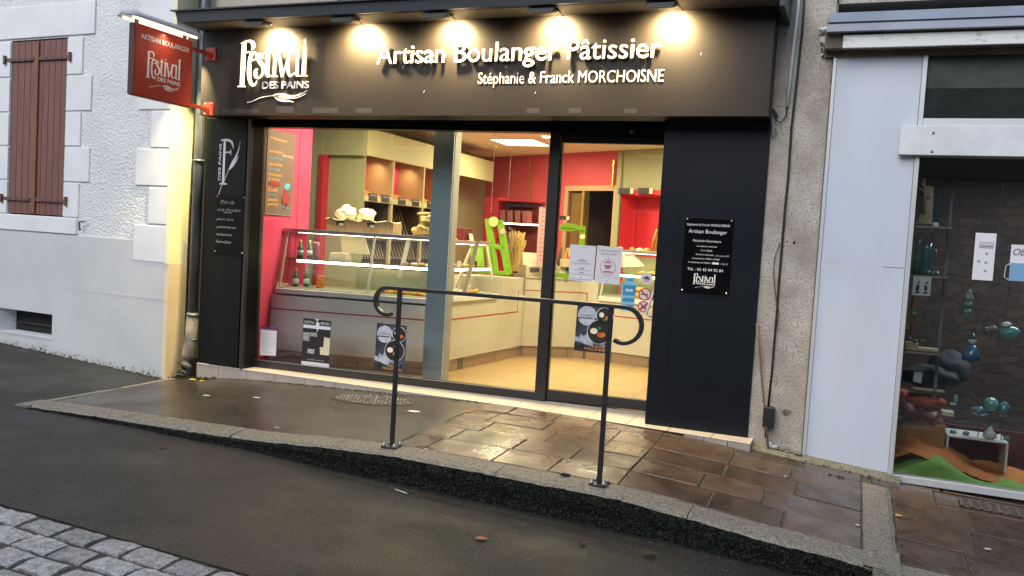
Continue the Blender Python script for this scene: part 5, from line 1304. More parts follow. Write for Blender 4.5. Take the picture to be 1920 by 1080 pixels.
# hanging bead chains
for k, (px, y0_, y1_, lab) in enumerate(((929, 252, 400, 'left bead chain with white disc hanging from the bakery ceiling'), (959, 272, 372, 'right bead chain hanging from the bakery ceiling'))):
    yy = 3.05 if k == 0 else 3.3
    p0, p1 = W(px, y0_, yy), W(px - 3, y1_, yy)
    t = thing('bead_chain', lab, 'chain', (p0.x, yy, CZ)); mb = MB(); n = 26
    mb.tube([(p0.x, yy, CZ), (p0.x, yy, p1.z)], .0016, 4)
    for i in range(n): mb.blob((p0.x, yy, CZ - (CZ - p1.z) * (i + .5) / n), .006, amp=0, n=6, m=4)
    mb.build('beads', M['steel'], t)
    if k == 0: q = W(929, 275, yy); MB().lathe([(.006, q.z + .012), (.038, q.z), (.006, q.z - .012)], (p0.x, yy, 0), 14).build('disc', M['white_trim'], t)

# bread wall: three bays with slanted racks
bays = [(1.945, 2.53), (2.55, 3.27), (3.29, 4.0)]
bw = thing('bread_shelving', 'beige bread shelving bays along the left wall behind the counter', 'shelving', (-5.15, 3, 0))
for i, (a, b) in enumerate(bays):
    MB().box(-5.27, -5.25, a, b, .5, 2.10).build('bay_back', M['pink'], bw)
    MB().box(-5.25, -4.915, b - .012, b + .012, 0, 2.09).build('bay_side', M['beige'], bw)
    MB().box(-4.914, -4.900, b - .014, b + .014, 0, 2.09).build('upright', M['olive_light'], bw)
    mb = MB(); mb.hexa([(-5.249, a, 1.70), (-4.93, a, 1.585), (-4.93, b - .014, 1.585), (-5.249, b - .014, 1.70)], [(-5.249, a, 1.72), (-4.93, a, 1.605), (-4.93, b - .014, 1.605), (-5.249, b - .014, 1.72)]); mb.build('shelf_board', M['wood'], bw)
    MB().box(-4.93, -4.905, a, b - .014, 1.575, 1.63).build('shelf_rail', M['olive_light'], bw)
    mb = MB(); mb.box(-5.249, -5.235, a, b - .014, .75, 1.58); mb.box(-5.234, -4.94, b - .022, b - .0125, .75, 1.575); mb.build('rack_back', M['rack'], bw)
    mb = MB(); n = 10
    for k in range(n):
        yk = a + .04 + (b - a - .08) * k / (n - 1); mb.tube([(-5.21, yk, 1.56), (-4.95, yk, .95)], .007, 5)
    mb.build('rack_bar', mat('rack_bar', (.34, .25, .15), rough=.5), bw)
    mb = MB(); mb.hexa([(-5.23, a, 1.24), (-4.92, a, 1.16), (-4.92, b - .024, 1.16), (-5.23, b - .024, 1.24)], [(-5.23, a, 1.26), (-4.92, a, 1.18), (-4.92, b - .024, 1.18), (-5.23, b - .024, 1.26)]); mb.build('shelf_board', M['rack'], bw)
    if i < 2: spot('bay_spot', (-5.05, b - .13, 2.075), (-5.22, b - .10, 1.6), 6, (1, .72, .36), ang=130, blend=1, size=.02, parent=bw)
    for k, t_ in enumerate((.28, .74) if i < 2 else (.25,)):
        yk = a + (b - a) * t_; tg = thing('price_tag', ['%s black price tag on the rail of the %s bread bay' % (w1, w2) for w2 in ('first', 'second', 'third') for w1 in ('left', 'right')][i * 2 + k], 'price tag', (-4.9, yk, 1.63), 0, 'black price tags in the bread shelving')
        MB().hexa([(-4.902, yk - .085, 1.585), (-4.902, yk + .085, 1.585), (-4.897, yk + .085, 1.585), (-4.897, yk - .085, 1.585)], [(-4.912, yk - .085, 1.665), (-4.912, yk + .085, 1.665), (-4.907, yk + .085, 1.665), (-4.907, yk - .085, 1.665)]).build('plate', M['tag_black'], tg)
        MB().box(-4.9, -4.896, yk + .088, yk + .115, 1.59, 1.65).build('price', M['paper_cream'], tg)
        mb = MB(); mb.box(-4.9005, -4.8985, yk - .06, yk + .06, 1.640, 1.646); mb.build('chalk_line', M['chalk'], tg)

# menu board on the pink wall
mbd = thing('menu_board', 'brown menu board with orange and blue chalk writing on the pink wall', 'menu board', (-4.945, .53, 1.75))
zt, zb2 = WX(525, 246, -4.945).z, WX(525, 402, -4.945).z
y0m, y1m = .335, WX(551, 300, -4.945).y
MB().box(-4.949, -4.940, y0m, y1m, zb2, zt).build('board', M['slate'], mbd)
MB().box(-4.950, -4.938, y0m - .006, y1m + .006, zb2 - .008, zb2).build('board_edge', M['ink_grey'], mbd)
MP = plane((-4.9395, y0m, zb2), (0, 1, 0), (0, 0, 1)); mwid = y1m - y0m; mh = zt - zb2
for s, y, m_, w in (('Menus', .88, 'chalk_orange', .62), ('sandwich', .73, 'chalk_orange', .46), ('au choix', .655, 'chalk_blue', .5), ('quiche', .58, 'chalk_orange', .48), ('ou pizza', .52, 'chalk_blue', .4), ('boisson', .455, 'chalk_orange', .48), ('et dessert', .40, 'chalk_orange', .42), ('Café', .27, 'chalk_orange', .34), ('ou thé', .21, 'chalk_blue', .3), ('pause', .155, 'chalk_orange', .36), ('goûter', .10, 'chalk_orange', .4)):
    text(s, MP, .03, y * mh, w * mwid, .030, M[m_], mbd, 'chalk_writing', ext=.0006, shear=.2)
text('Extra', MP, mwid * .55, .70 * mh, mwid * .40, .030, M['chalk_pink'], mbd, 'chalk_writing', ext=.0006, shear=.2)
mb = MB(MP); mb.blob((mwid * .78, mh * .345, .0008), (.05, .032, .001), amp=.4, n=14, m=6); mb.build('bubble', M['chalk_blue'], mbd)
mb = MB(MP); mb.blob((mwid * .30, mh * .36, .0006), (.09, .022, .0008), amp=.5, n=14, m=6, seed=2); mb.blob((mwid * .72, mh * .20, .0006), (.06, .08, .0008), amp=.5, n=14, m=6, seed=6); mb.build('sketch', M['chalk_red'], mbd)
mb = MB(MP)
for dy in (0, .022, .045): ribbon(mb, MP, [(0, 0, .004), (.05, .012, .006), (.10, .004, .004)], off=(.015, mh * .055 + dy), lift=.0008 + dy * .01, ext=.0004)
mb.build('cake_sketch', M['chalk_pink'], mbd)
text('Frais', MP, mwid * .62, .07 * mh, mwid * .34, .032, M['chalk_blue'], mbd, 'chalk_writing', ext=.0006, shear=.2)

# ------------------------------------------------------------------ counters
def counter(name, label, org, ang, L, h, depth, line=True, cat='counter', lz=.50, group=None, mt=None, cap=True):
    F_ = frame(org, ang); t = thing(name, label, cat, org, 0, group); t.location = org
    MB(F_).box(0, L, .018, depth, 0.001, .115).build('skirting', M['skirt'], t)
    MB(F_).box(0, L, 0, depth, .116, h).build('panel', mt or M['counter_in'], t, bevel=.002)
    if cap: MB(F_).box(-.0, L, -.012, depth, h + .001, h + .022).build('counter_top', M['counter_top'], t, bevel=.003)
    if line:
        mb = MB(F_)
        for seg in line: mb.box(seg[0], seg[1], -.0025, 0.0005, seg[2], seg[3])
        mb.build('red_line', M['pink_dark'], t)
    return t, F_
def vitrine(t, F_, L, zb, zt, depth, posts, lights=True, shelf=True, parent_name='glass_case', gx=None, x0=0.0):
    lean = .15
    MB(F_).box(x0, L, -.020, depth, zb - .045, zb).build('case_base', M['white_trim'], t, bevel=.003)
    MB(F_).box(x0, L, .0, depth, zb + .001, zb + .012).build('case_deck', M['counter_top'], t)
    MB(F_).box(x0 - .012, L, lean - .02, depth - .05, zt - .012, zt).build('case_top', M['cream_metal'], t)
    MB(F_).box(x0 - .014, L, lean - .034, lean - .0205, zt - .03, zt + .004).build('top_rail', M['steel'], t, bevel=.002)
    mb = MB(F_)
    for x in posts: mb.hexa([(x - .009, .008, zb + .012), (x + .009, .008, zb + .012), (x + .009, .026, zb + .012), (x - .009, .026, zb + .012)], [(x - .009, lean - .018, zt - .013), (x + .009, lean - .018, zt - .013), (x + .009, lean, zt - .013), (x - .009, lean, zt - .013)])
    for x in posts[1:]: mb.hexa([(x + .08, depth - .02, zb + .012), (x + .12, depth - .02, zb + .012), (x + .12, depth, zb + .012), (x + .08, depth, zb + .012)], [(x + .22, depth - .14, zt - .013), (x + .26, depth - .14, zt - .013), (x + .26, depth - .12, zt - .013), (x + .22, depth - .12, zt - .013)])
    mb.build('case_post', M['cream_metal'], t)
    MB(F_).add([(x0, .004, zb + .012), (L, .004, zb + .012), (L, lean - .022, zt - .03), (x0, lean - .022, zt - .03)], [(0, 1, 2, 3)]).build('front_glass', M['case_glass'], t)
    MB(F_).add([(x0, .004, zb + .012), (x0, lean - .022, zt - .013), (x0, depth - .1, zt - .013), (x0, depth, zb + .012)], [(0, 1, 2, 3)]).build('side_glass', M['case_glass'], t)
    zm = (zb + zt) / 2 - .0
    if shelf:
        MB(F_).box(x0 + .01, L - .01, .09, depth - .14, zm - .004, zm + .004).build('glass_shelf', M['shelf_glass'], t)
        if lights: MB(F_).box(x0 + .14, L - .02, .095, .125, zm - .028, zm - .006).build('shelf_light', M['case_light'], t)
    if lights:
        MB(F_).box(x0 + .12, L - .02, lean + .0, lean + .03, zt - .034, zt - .014).build('case_light', M['case_light'], t)
        c = F_ @ Vector(((x0 + L) / 2, .25, zt - .05)); area('case_lamp', c, L - x0 - .2, 3.6, (1, .80, .48), t, (0, .0, -1), sy=.08).rotation_euler[2] = F_.to_euler().z
    return zm
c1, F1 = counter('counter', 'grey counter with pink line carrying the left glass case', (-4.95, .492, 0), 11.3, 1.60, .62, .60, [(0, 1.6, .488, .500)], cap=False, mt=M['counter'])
v1 = thing('glass_case', 'lit slanted glass display case on the left grey counter', 'display case', (-4.2, .8, .66))
zm1 = vitrine(v1, F1, 1.60, .685, 1.235, .55, [.07, .92, 1.58], x0=.05)
c2, F2 = counter('counter', 'beige counter running back from the blue column', (-3.385, 1.06, 0), 86.0, 1.60, .66, .60, [(0, 1.42, .488, .498), (1.412, 1.422, .488, .72)], cap=False)
v2 = thing('glass_case', 'lit glass display case on the middle counter right of the blue column', 'display case', (-3.5, 1.6, .66))
zm2 = vitrine(v2, F2, .92, .70, 1.215, .55, [.03, .90])
c3, F3 = counter('counter', 'high corner counter under the cash register', (-3.272, 2.63, 0), 35, .62, .85, .60, [(0, .62, .715, .724)])
c4, F4 = counter('counter', 'beige counter with red line behind the door carrying the right case', (-2.765, 2.985, 0), -11.0, 1.75, .66, .60, [(0.0, .10, .715, .724), (.09, .10, .50, .715), (.09, 1.75, .50, .51)], cap=False)
MB(F4).box(0.001, .22, .0, .60, .662, .852).build('raised_end', M['counter_in'], c4)
v4 = thing('glass_case', 'lit glass display case behind the right door pane', 'display case', (-2.0, 2.9, .66))
vitrine(v4, F4, 1.75, .70, 1.215, .55, [.25, .92, 1.70], x0=.24)
MB(F4).box(.26, 1.74, .50, .52, .713, 1.15).build('back_panel', M['olive_light'], v4)
MB(F1).box(.62, 1.58, .50, .515, .698, .90).build('back_panel', M['olive'], v1)
MB(F2).box(1.08, 1.60, 0.02, .6, .66, .85).build('raised_end', M['counter_in'], c2)

# things in and on the cases
def LP(F_, x, y, z): return F_ @ Vector((x, y, z))
def thing_mb(name, label, cat, mb, m, org, bevel=0, group=None):
    return tag(mb.build(name, m, org=tuple(org), bevel=bevel), label, cat, group)
# bottles and can in the left case
def bottle(x, y, z, label):
    p = LP(F1, x, y, z); t = thing('bottle', label, 'bottle', tuple(p), 0, 'green bottles in the left case')
    MB().lathe([(.026, 0), (.028, .01), (.028, .085), (.022, .105), (.011, .128), (.010, .155)], p, 14).build('body', M['bottle_green'], t)
    MB().lathe([(.0286, .025), (.0288, .075)], p, 14).build('paper_label', M['label_white'], t)
    MB().lathe([(.012, .155), (.013, .167)], p, 10).build('cap', M['gold'], t)
bottle(.17, .21, zm1 + .005, 'green bottle with pale label at the left on the upper shelf')
bottle(.24, .27, zm1 + .005, 'second green bottle right of the first one on the upper shelf')
bottle(.16, .16, .70, 'green bottle with white label on the deck of the left case')
bottle(.23, .24, .70, 'second green bottle on the deck of the left case')
for k, (x, z, l) in enumerate(((.335, zm1 + .005, 'orange and purple drink can on the upper shelf'),)):
    p = LP(F1, x, .19, z); t = thing('drink_can', l, 'drink can', tuple(p)); MB().lathe([(.028, 0), (.033, .008), (.033, .148), (.027, .158)], p, 16).build('body', M['can_orange'], t); MB().lathe([(.026, .157), (.026, .160)], p, 16).build('lid', M['steel'], t)
p = LP(F1, .385, .2, .70); thing_mb('drink_can', 'red drink can on the deck of the left case', 'drink can', MB().lathe([(.03, 0), (.033, .01), (.033, .11), (.028, .12)], p, 14), M['cake_red'], p)
p = LP(F1, .50, .36, zm1 + .008); mb = MB(F1)
for i in range(6): mb.box(.42 + .004 * i, .60 - .004 * i, .28, .42, zm1 + .006 + i * .012, zm1 + .015 + i * .012)
thing_mb('carton_stack', 'stack of flat cake cartons behind the drink can', 'carton', mb, M['paper_cream'], p)
mb = MB(F1); mb.hexa([(.46, .52, 1.03), (.74, .52, 1.03), (.74, .54, 1.03), (.46, .54, 1.03)], [(.46, .46, 1.20), (.70, .46, 1.20), (.70, .48, 1.20), (.46, .48, 1.20)]); p = LP(F1, .6, .5, 1.03)
thing_mb('show_card', 'white show card with a cake picture behind the left case', 'card', mb, M['paper_cream'], p)
# rows of pastries
r_ = random.Random(31)
ORD = ['leftmost', 'second from left', 'third from left', 'fourth from left', 'fifth from left', 'sixth from left', 'seventh from left', 'eighth from left', 'ninth from left', 'tenth from left', 'eleventh from left']
def pastries(F_, x0, x1, y0, y1, z, n, mats, s, label, group, nm='pastry', cat='pastry'):
    for i in range(n):
        x = x0 + (x1 - x0) * (i + .5) / n; y = r_.uniform(y0, y1); p = LP(F_, x, y, z + s * .35)
        mb = MB(); k = r_.random()
        mb.blob(tuple(p), (s, s * r_.uniform(.6, .9), s * .5), amp=.45, freq=1.8, n=12, m=8, seed=i * 3.1 + x)
        if k > .5: mb.blob((p.x + s * .3, p.y, p.z + s * .35), (s * .5, s * .4, s * .3), amp=.5, n=10, m=6, seed=i)
        thing_mb(nm, ORD[i] + ' ' + label, cat, mb, mats[i % len(mats)], p, group=group)
pastries(F1, .98, 1.56, .10, .14, .697, 11, [M['cake_yel'], M['cake_red'], M['cake_yel']], .034, 'small fruit tart in the front row of the left case', 'fruit tarts in the left case', 'fruit_tart', 'tart')
pastries(F1, .96, 1.58, .20, .28, .697, 9, [M['cake_red'], M['crust']], .036, 'small red tart in the rear row of the left case', 'red tarts in the left case', 'red_tart', 'tart')
pastries(F1, 1.18, 1.55, .14, .20, zm1 + .004, 5, [M['crust'], M['meringue']], .034, 'little bun on the glass shelf of the left case', 'buns on the left glass shelf', 'bun', 'bun')
pastries(F2, .10, .80, .12, .20, zm2 + .004, 8, [M['crust'], M['cake_red']], .034, 'pastry on the shelf of the middle case', 'pastries in the middle case')
pastries(F2, .10, .80, .10, .20, .712, 7, [M['crust_gold']], .034, 'golden pastry on the deck of the middle case', 'pastries on the deck of the middle case')
def croissant(F_, x, y, z, s, label, rot=0, group=None, m=None):
    p = LP(F_, x, y, z); mb = MB(); n = 9; path = []; rs = []
    for i in range(n):
        a = R(-70 + 140 * i / (n - 1)); path.append((p.x + s * .8 * math.sin(a + rot) * 1.1, p.y + s * .6 * (1 - math.cos(a)) - s * .3, p.z + s * .38)); rs.append(s * .38 * math.sin(math.pi * (i + .6) / (n + .2)) * (1 + .12 * (i % 2)))
    mb.tube(path, .01, 9, rs=rs); return thing_mb('croissant', label, 'croissant', mb, m or M['crust_gold'], p, group=group)
cl = ['glazed croissant at the left on the deck of the right case', 'big croissant lying on top of others in the right case', 'croissant in the middle of the right case deck', 'curled brioche croissant right of the middle']
for i, (x, y, z) in enumerate(((.50, .16, .715), (.62, .20, .765), (.64, .14, .712), (.78, .14, .712))):
    croissant(F4, x, y, z, .085, cl[i], rot=.2 * i, m=M['crust'] if i == 0 else None)
pastries(F4, .90, 1.65, .10, .22, .712, 7, [M['crust_gold'], M['crust']], .048, 'golden viennoiserie on the deck of the right case', 'viennoiseries in the right case', 'viennoiserie', 'pastry')
zm4 = (.70 + 1.215) / 2
pastries(F4, .60, 1.65, .12, .22, zm4 + .004, 11, [M['crust_gold'], M['cake_yel'], M['crust']], .045, 'filled roll on the glass shelf of the right case', 'rolls on the right glass shelf', 'filled_roll', 'roll')
pastries(F4, .30, 1.0, .20, .34, 1.217, 7, [M['crust_gold'], M['crust'], M['meringue']], .035, 'wrapped pastry on top of the right case', 'wrapped pastries on the right case')
# wicker crate with meringues
cr = thing('wicker_crate', 'wide wicker crate lined with cream paper on the left case', 'crate', tuple(LP(F1, .75, .33, 1.237)))
ca, cbx = .42, 1.07
mb = MB(F1)
for (a, b, c, d) in ((ca, cbx, .20, .215), (ca, cbx, .44, .455), (ca, ca + .015, .215, .44), (cbx - .015, cbx, .215, .44)): mb.box(a, b, c, d, 1.238, 1.345)
mb.box(ca + .015, cbx - .015, .215, .44, 1.238, 1.25); mb.build('basket', M['kraft'], cr, bevel=.003)
mb = MB(F1); mb.smooth = True
mb.add([(ca - .01 + (cbx - ca + .02) * i / 12, .19 + .28 * j / 4, 1.348 + .012 * math.sin(i * 1.9 + j)) for j in range(5) for i in range(13)], [(j * 13 + i, j * 13 + i + 1, (j + 1) * 13 + i + 1, (j + 1) * 13 + i) for j in range(4) for i in range(12)])
mb.build('paper_lining', M['meringue'], cr)
for k, x in enumerate((.56, .86)):
    q = LP(F1, x, .185, 1.30); tg = thing('price_tag', ['left black price tag clipped on the wicker crate', 'right black price tag clipped on the wicker crate'][k], 'price tag', tuple(q))
    MB(F1).box(x - .035, x + .035, .180, .186, 1.295, 1.335).build('plate', M['tag_black'], tg); MB(F1).box(x - .005, x + .035, .176, .179, 1.292, 1.312).build('price', M['paper'], tg)
for k, (x, s, l) in enumerate(((.565, .072, 'large lumpy cream meringue at the left in the wicker crate'), (.76, .062, 'smaller cream meringue at the right in the wicker crate'))):
    q = LP(F1, x, .32, 1.355 + s * .75); mb = MB(); mb.blob(tuple(q), (s * 1.25, s, s * .95), amp=.55, freq=1.7, n=20, m=14, seed=7 + k * 3)
    mb.blob((q.x + s * .6, q.y, q.z - s * .2), (s * .8, s * .8, s * .6), amp=.5, n=14, m=10, seed=k + 2)
    thing_mb('meringue', l, 'meringue', mb, M['meringue'], q)
# bagged loaves at the right end of the left case
for k, (x, y, dz, s, l) in enumerate(((1.32, .28, .05, .085, 'paper bagged loaf at the left of the pile beside the column'), (1.50, .26, .05, .08, 'paper bagged loaf at the right of the pile, half behind the column'), (1.38, .30, .15, .075, 'paper bagged loaf on top of the pile'), (1.54, .34, .14, .06, 'small bagged loaf high at the right of the pile'))):
    q = LP(F1, x, y, 1.237 + dz); mb = MB(); mb.blob(tuple(q), (s * 1.15, s * .8, s * .62), amp=.5, freq=2.2, n=18, m=12, seed=20 + k * 5)
    if k == 2: mb.blob((q.x - .05, q.y, q.z + .05), (.07, .02, .022), amp=.6, n=12, m=8, seed=3)
    thing_mb('bagged_loaf', l, 'loaf', mb, M['bag'], q)
# dark boxes, cards and orange dome on the middle case
for k, (x, y, w_, h_, l) in enumerate(((.60, .30, .17, .12, 'large dark red chocolate box on the middle case'), (.30, .32, .12, .075, 'low dark red box on the middle case'))):
    q = LP(F2, x, y, 1.217); thing_mb('chocolate_box', l, 'box', MB(F2).box(x - w_ / 2, x + w_ / 2, y - .10, y + .10, 1.217, 1.217 + h_), M['box_red'], q, bevel=.004)
for k, (x, l) in enumerate(((.14, 'white card at the front of the middle case top'), (.62, 'cream card leaning on the large dark red box'))):
    q = LP(F2, x, .16, 1.217); thing_mb('show_card', l, 'card', MB(F2).hexa([(x - .035, .16, 1.217), (x + .035, .16, 1.217), (x + .035, .165, 1.217), (x - .035, .165, 1.217)], [(x - .035, .18, 1.29), (x + .035, .18, 1.29), (x + .035, .185, 1.29), (x - .035, .185, 1.29)]), M['paper_cream'], q)
pastries(F2, .0, .30, .14, .26, 1.217, 3, [M['crust']], .04, 'brown roll on top of the middle case', 'rolls on the middle case', 'roll', 'roll')
for k, (x, l) in enumerate(((.28, 'small dark framed price card left on the middle shelf'), (.60, 'small dark framed price card right on the middle shelf'))):
    q = LP(F2, x, .13, zm2); thing_mb('price_card', l, 'price card', MB(F2).box(x - .035, x + .035, .10, .106, zm2 + .005, zm2 + .065), M['tag_black'] if k else M['paper'], q)
# green display easels
def easel(px0, py0, px1, py1, y, label, zf):
    a = W(px0, py1, y); b = W(px1, py0, y); t = thing('display_stand', label, 'display stand', ((a.x + b.x) / 2, y, a.z))
    return a, b, t
YE = 2.35
a = lambda px, py, y=YE: tuple(W(px, py, y))
t = thing('display_stand', 'lime green wooden display stand shaped like an easel on the corner counter', 'display stand', a(935, 515))
mb = MB(); mb.poly([a(931, 414), a(941, 413), a(958, 514), a(946, 516)], (0, .05, 0)); mb.poly([a(909, 412), a(917, 410), a(924, 444), a(932, 508), a(920, 508), a(912, 440)], (0, .05, 0))
mb.build('upright', M['green'], t, bevel=.002)
mb = MB(); mb.poly([a(909, 418), a(909, 410), a(939, 413), a(940, 421)], (0, .04, 0)); mb.poly([a(926, 458), a(944, 463), a(945, 470), a(926, 465)], (0, .04, 0)); mb.poly([a(900, 506), a(955, 509), a(957, 516), a(900, 512)], (0, -.10, 0)); mb.build('crossbar', M['green'], t, bevel=.002)
c = W(925, 416, YE - .012); mb = MB()
mb.poly([(c.x + .055 * math.cos(k * .39), YE - .014, c.z + .055 * math.sin(k * .39)) for k in range(16)], (0, .012, 0)); mb.build('round_plate', M['green_light'], t)
c = W(942, 434, YE - .02); mb = MB(); mb.poly([(c.x + .026 * math.cos(k * .52), YE - .02, c.z + .030 * math.sin(k * .52)) for k in range(12)], (0, .01, 0)); mb.build('badge', M['chalk_pink'], t)
mb = MB(); mb.poly([a(882, 462, 1.95), a(905, 461, 1.95), a(908, 500, 1.95), a(884, 500, 1.95)], (0, .02, 0)); mb.poly([a(908, 462, 2.0), a(922, 464, 2.0), a(928, 506, 2.0), a(915, 505, 2.0)], (0, .02, 0)); mb.build('back_plate', M['green'], t)
YF = 2.92
a = lambda px, py, y=YF: tuple(W(px, py, y))
t = thing('display_stand', 'lime green display stand with a long rounded plate behind the door pane', 'display stand', a(1060, 505))
mb = MB(); mb.poly([a(1087, 423), a(1096, 424), a(1093, 500), a(1084, 500)], (0, .04, 0)); mb.build('upright', M['green'], t)
mb = MB(); mb.poly([a(1046, 430), a(1052, 422), a(1064, 418), a(1076, 420), a(1085, 423), a(1096, 424), a(1095, 432), a(1082, 431), a(1070, 434), a(1058, 433), a(1050, 431)], (0, -.02, 0)); mb.build('name_plate', M['green'], t)
p_ = W(1051, 429, YF - .0215); text('Tentation', plane(tuple(p_), (1, 0, 0), (0, 0, 1)), 0, 0, .17, .022, M['tag_black'], t, 'lettering', ext=.001)
c = W(1092, 444, YF - .01); mb = MB(); mb.poly([(c.x + .03 * math.cos(k * .52), YF - .012, c.z + .026 * math.sin(k * .52)) for k in range(12)], (0, .01, 0)); mb.build('badge', M['meringue'], t)
mb = MB(); q0, q1 = W(1040, 524, 2.90), W(1066, 513, 2.90); mb.box(q0.x - .05, q1.x, 2.86, 3.1, .855, q1.z); mb.build('foot', M['green'], t)
# basket of baguettes beside it
def stick(x, y, z, h, lean, r, label, m):
    mb = MB(); mb.tube([(x, y, z), (x + lean * .5, y, z + h * .5), (x + lean, y + .02, z + h)], r, 8, rs=[r * .6, r, r * .55]); return thing_mb('baguette', label, 'baguette', mb, m, (x, y, z), group='baguettes standing beside the right case')
for k, (px, ln) in enumerate(((1045, .03), (1052, .05), (1060, .08), (1066, -.02))):
    q = W(px, 505, 2.98); stick(q.x, 2.98 + .02 * (k % 2), .90, .30, ln, .022, 'brown baguette standing behind the door pane left of the notices', M['crust'] if k % 2 else M['rack'])
for k, px in enumerate((1222, 1228, 1234)):
    q = W(px, 470, 2.99); stick(q.x, 2.99, 1.216, .24, .035, .018, 'thin brown baguette standing at the right edge of the door pane', M['crust'])
# cash register
q = LP(F3, .28, .2, .873); t = thing('cash_register', 'cream cash register with grey scale drawer on the corner counter', 'cash register', tuple(q))
K3 = F3
MB(K3).box(.02, .50, .08, .45, .873, .99).build('body', M['machine'], t, bevel=.006)
MB(K3).hexa([(.04, .32, .991), (.40, .32, .991), (.40, .42, .991), (.04, .42, .991)], [(.04, .38, 1.12), (.40, .38, 1.12), (.40, .42, 1.12), (.04, .42, 1.12)]).build('screen', M['machine'], t, bevel=.003)
MB(K3).box(.06, .16, .066, .079, .92, .965).build('display', M['machine_dark'], t)
MB(K3).box(.18, .36, .06, .079, .955, 1.02).build('printer', M['paper_cream'], t)
q = LP(F3, .46, .02, .873); t = MB(K3).box(.40, .56, -.0, .10, .99, 1.075); thing_mb('small_carton', 'cream carton with yellow print on the register', 'carton', t, M['paper_cream'], q, bevel=.003)
for k, (x, l) in enumerate(((.30, 'left crumpled receipt hanging from the register'), (.42, 'right crumpled receipt hanging from the register'))):
    q = LP(F3, x, .04, .92); mb = MB(K3); mb.poly([(x - .03, .05, .955), (x - .045, .045, .90), (x + .02, .04, .885), (x + .05, .05, .945)], (0, .004, 0)); thing_mb('receipt', l, 'receipt', mb, M['paper_cream'], q)
# pink handwritten sheet and dried wheat
a_, b_ = W(1004, 508, 2.60), W(1025, 387, 2.60)
t = thing('price_list', 'tall pink handwritten sheet standing at the left of the mullion', 'price list', (a_.x, 2.6, a_.z)); 
MB().box(a_.x, b_.x + .12, 2.60, 2.605, W(1010, 500, 2.6).z, W(1010, 388, 2.6).z).build('sheet', M['paper_pink'], t)
mb = MB()
for i in range(13):
    z = W(1010, 488, 2.6).z + i * .046; mb.box(a_.x + .03, a_.x + .09 + .08 * r_.random(), 2.5975, 2.5995, z, z + .009)
mb.build('handwriting', M['ink_pink'], t)
q = W(968, 480, 3.05); t = thing('dried_wheat', 'sheaf of golden dried wheat on the shelf behind the register', 'dried wheat', (q.x, 3.05, .9))
mb = MB()
for k in range(46):
    dx = r_.uniform(-.09, .09); dy = r_.uniform(-.05, .05); h_ = r_.uniform(.30, .46); mb.tube([(q.x + dx * .6, 3.05 + dy, .9), (q.x + dx * .8, 3.05 + dy, .9 + h_ * .6), (q.x + dx * 1.3, 3.05 + dy, .9 + h_)], .006, 5, rs=[.003, .004, .011])
mb.build('stems', M['straw'], t)
q = W(950, 480, 2.95); t = thing('dried_bouquet', 'loose bouquet of grey dried twigs left of the wheat sheaf', 'dried flowers', (q.x, 2.95, .9)); mb = MB()
for k in range(34):
    dx = r_.uniform(-.10, .10); h_ = r_.uniform(.25, .5); mb.tube([(q.x + dx * .2, 2.95, .9), (q.x + dx * .6, 2.95 + dx * .2, .9 + h_ * .5), (q.x + dx * 1.3, 2.95, .9 + h_)], .0025, 4)
    if k % 3 == 0: mb.blob((q.x + dx * 1.3, 2.95, .9 + h_), .012, amp=.4, n=6, m=4, seed=k)
mb.build('twigs', mat('twig', (.32, .22, .17), rough=.8), t)
t = MB(); q0, q1 = W(945, 416, 3.3), W(1008, 422, 3.3); t.box(q0.x, q1.x, 3.3, 3.34, q1.z - .008, q1.z + .008)
thing_mb('light_tube', 'white lit tube under the back shelf behind the register', 'light tube', t, M['case_light'], (q0.x, 3.3, q1.z))
# raspberry cupboard with boxes on the back wall
q0, q1 = W(910, 372, 3.6), W(1002, 378, 3.6); t = thing('wall_cupboard', 'dark raspberry cupboard with paper bags behind the register', 'cupboard', (q0.x, 3.8, .9))
xm_ = W(935, 375, 3.6).x; zt_ = q0.z
MB().box(q0.x, xm_, 3.60, 3.98, .5, zt_ + .02).build('door_panel', M['pink_dark'], t)
MB().box(xm_ + .002, q1.x, 3.90, 3.98, .5, zt_).build('back_panel', M['box_red'], t)
MB().box(xm_ + .002, q1.x, 3.60, 3.90, zt_ - .02, zt_).build('top_board', M['pink_dark'], t)
MB().box(xm_ + .002, q1.x, 3.60, 3.90, 1.44, 1.46).build('shelf_board', M['pink_dark'], t)
for k, px in enumerate((940, 954, 968, 982)):
    q = W(px, 414, 3.68); thing_mb('folded_bag', ['first', 'second', 'third', 'fourth'][k] + ' dull pink folded bag from the left in the raspberry cupboard', 'paper bag', MB().hexa([(q.x, 3.64, 1.462), (q.x + .065, 3.64, 1.462), (q.x + .065, 3.8, 1.462), (q.x, 3.8, 1.462)], [(q.x - .012, 3.64, 1.60), (q.x + .055, 3.64, 1.61), (q.x + .055, 3.8, 1.61), (q.x - .012, 3.8, 1.60)]), mat('dull_pink%d' % k, (.30, .10, .10), rough=.8), (q.x, 3.7, 1.462))
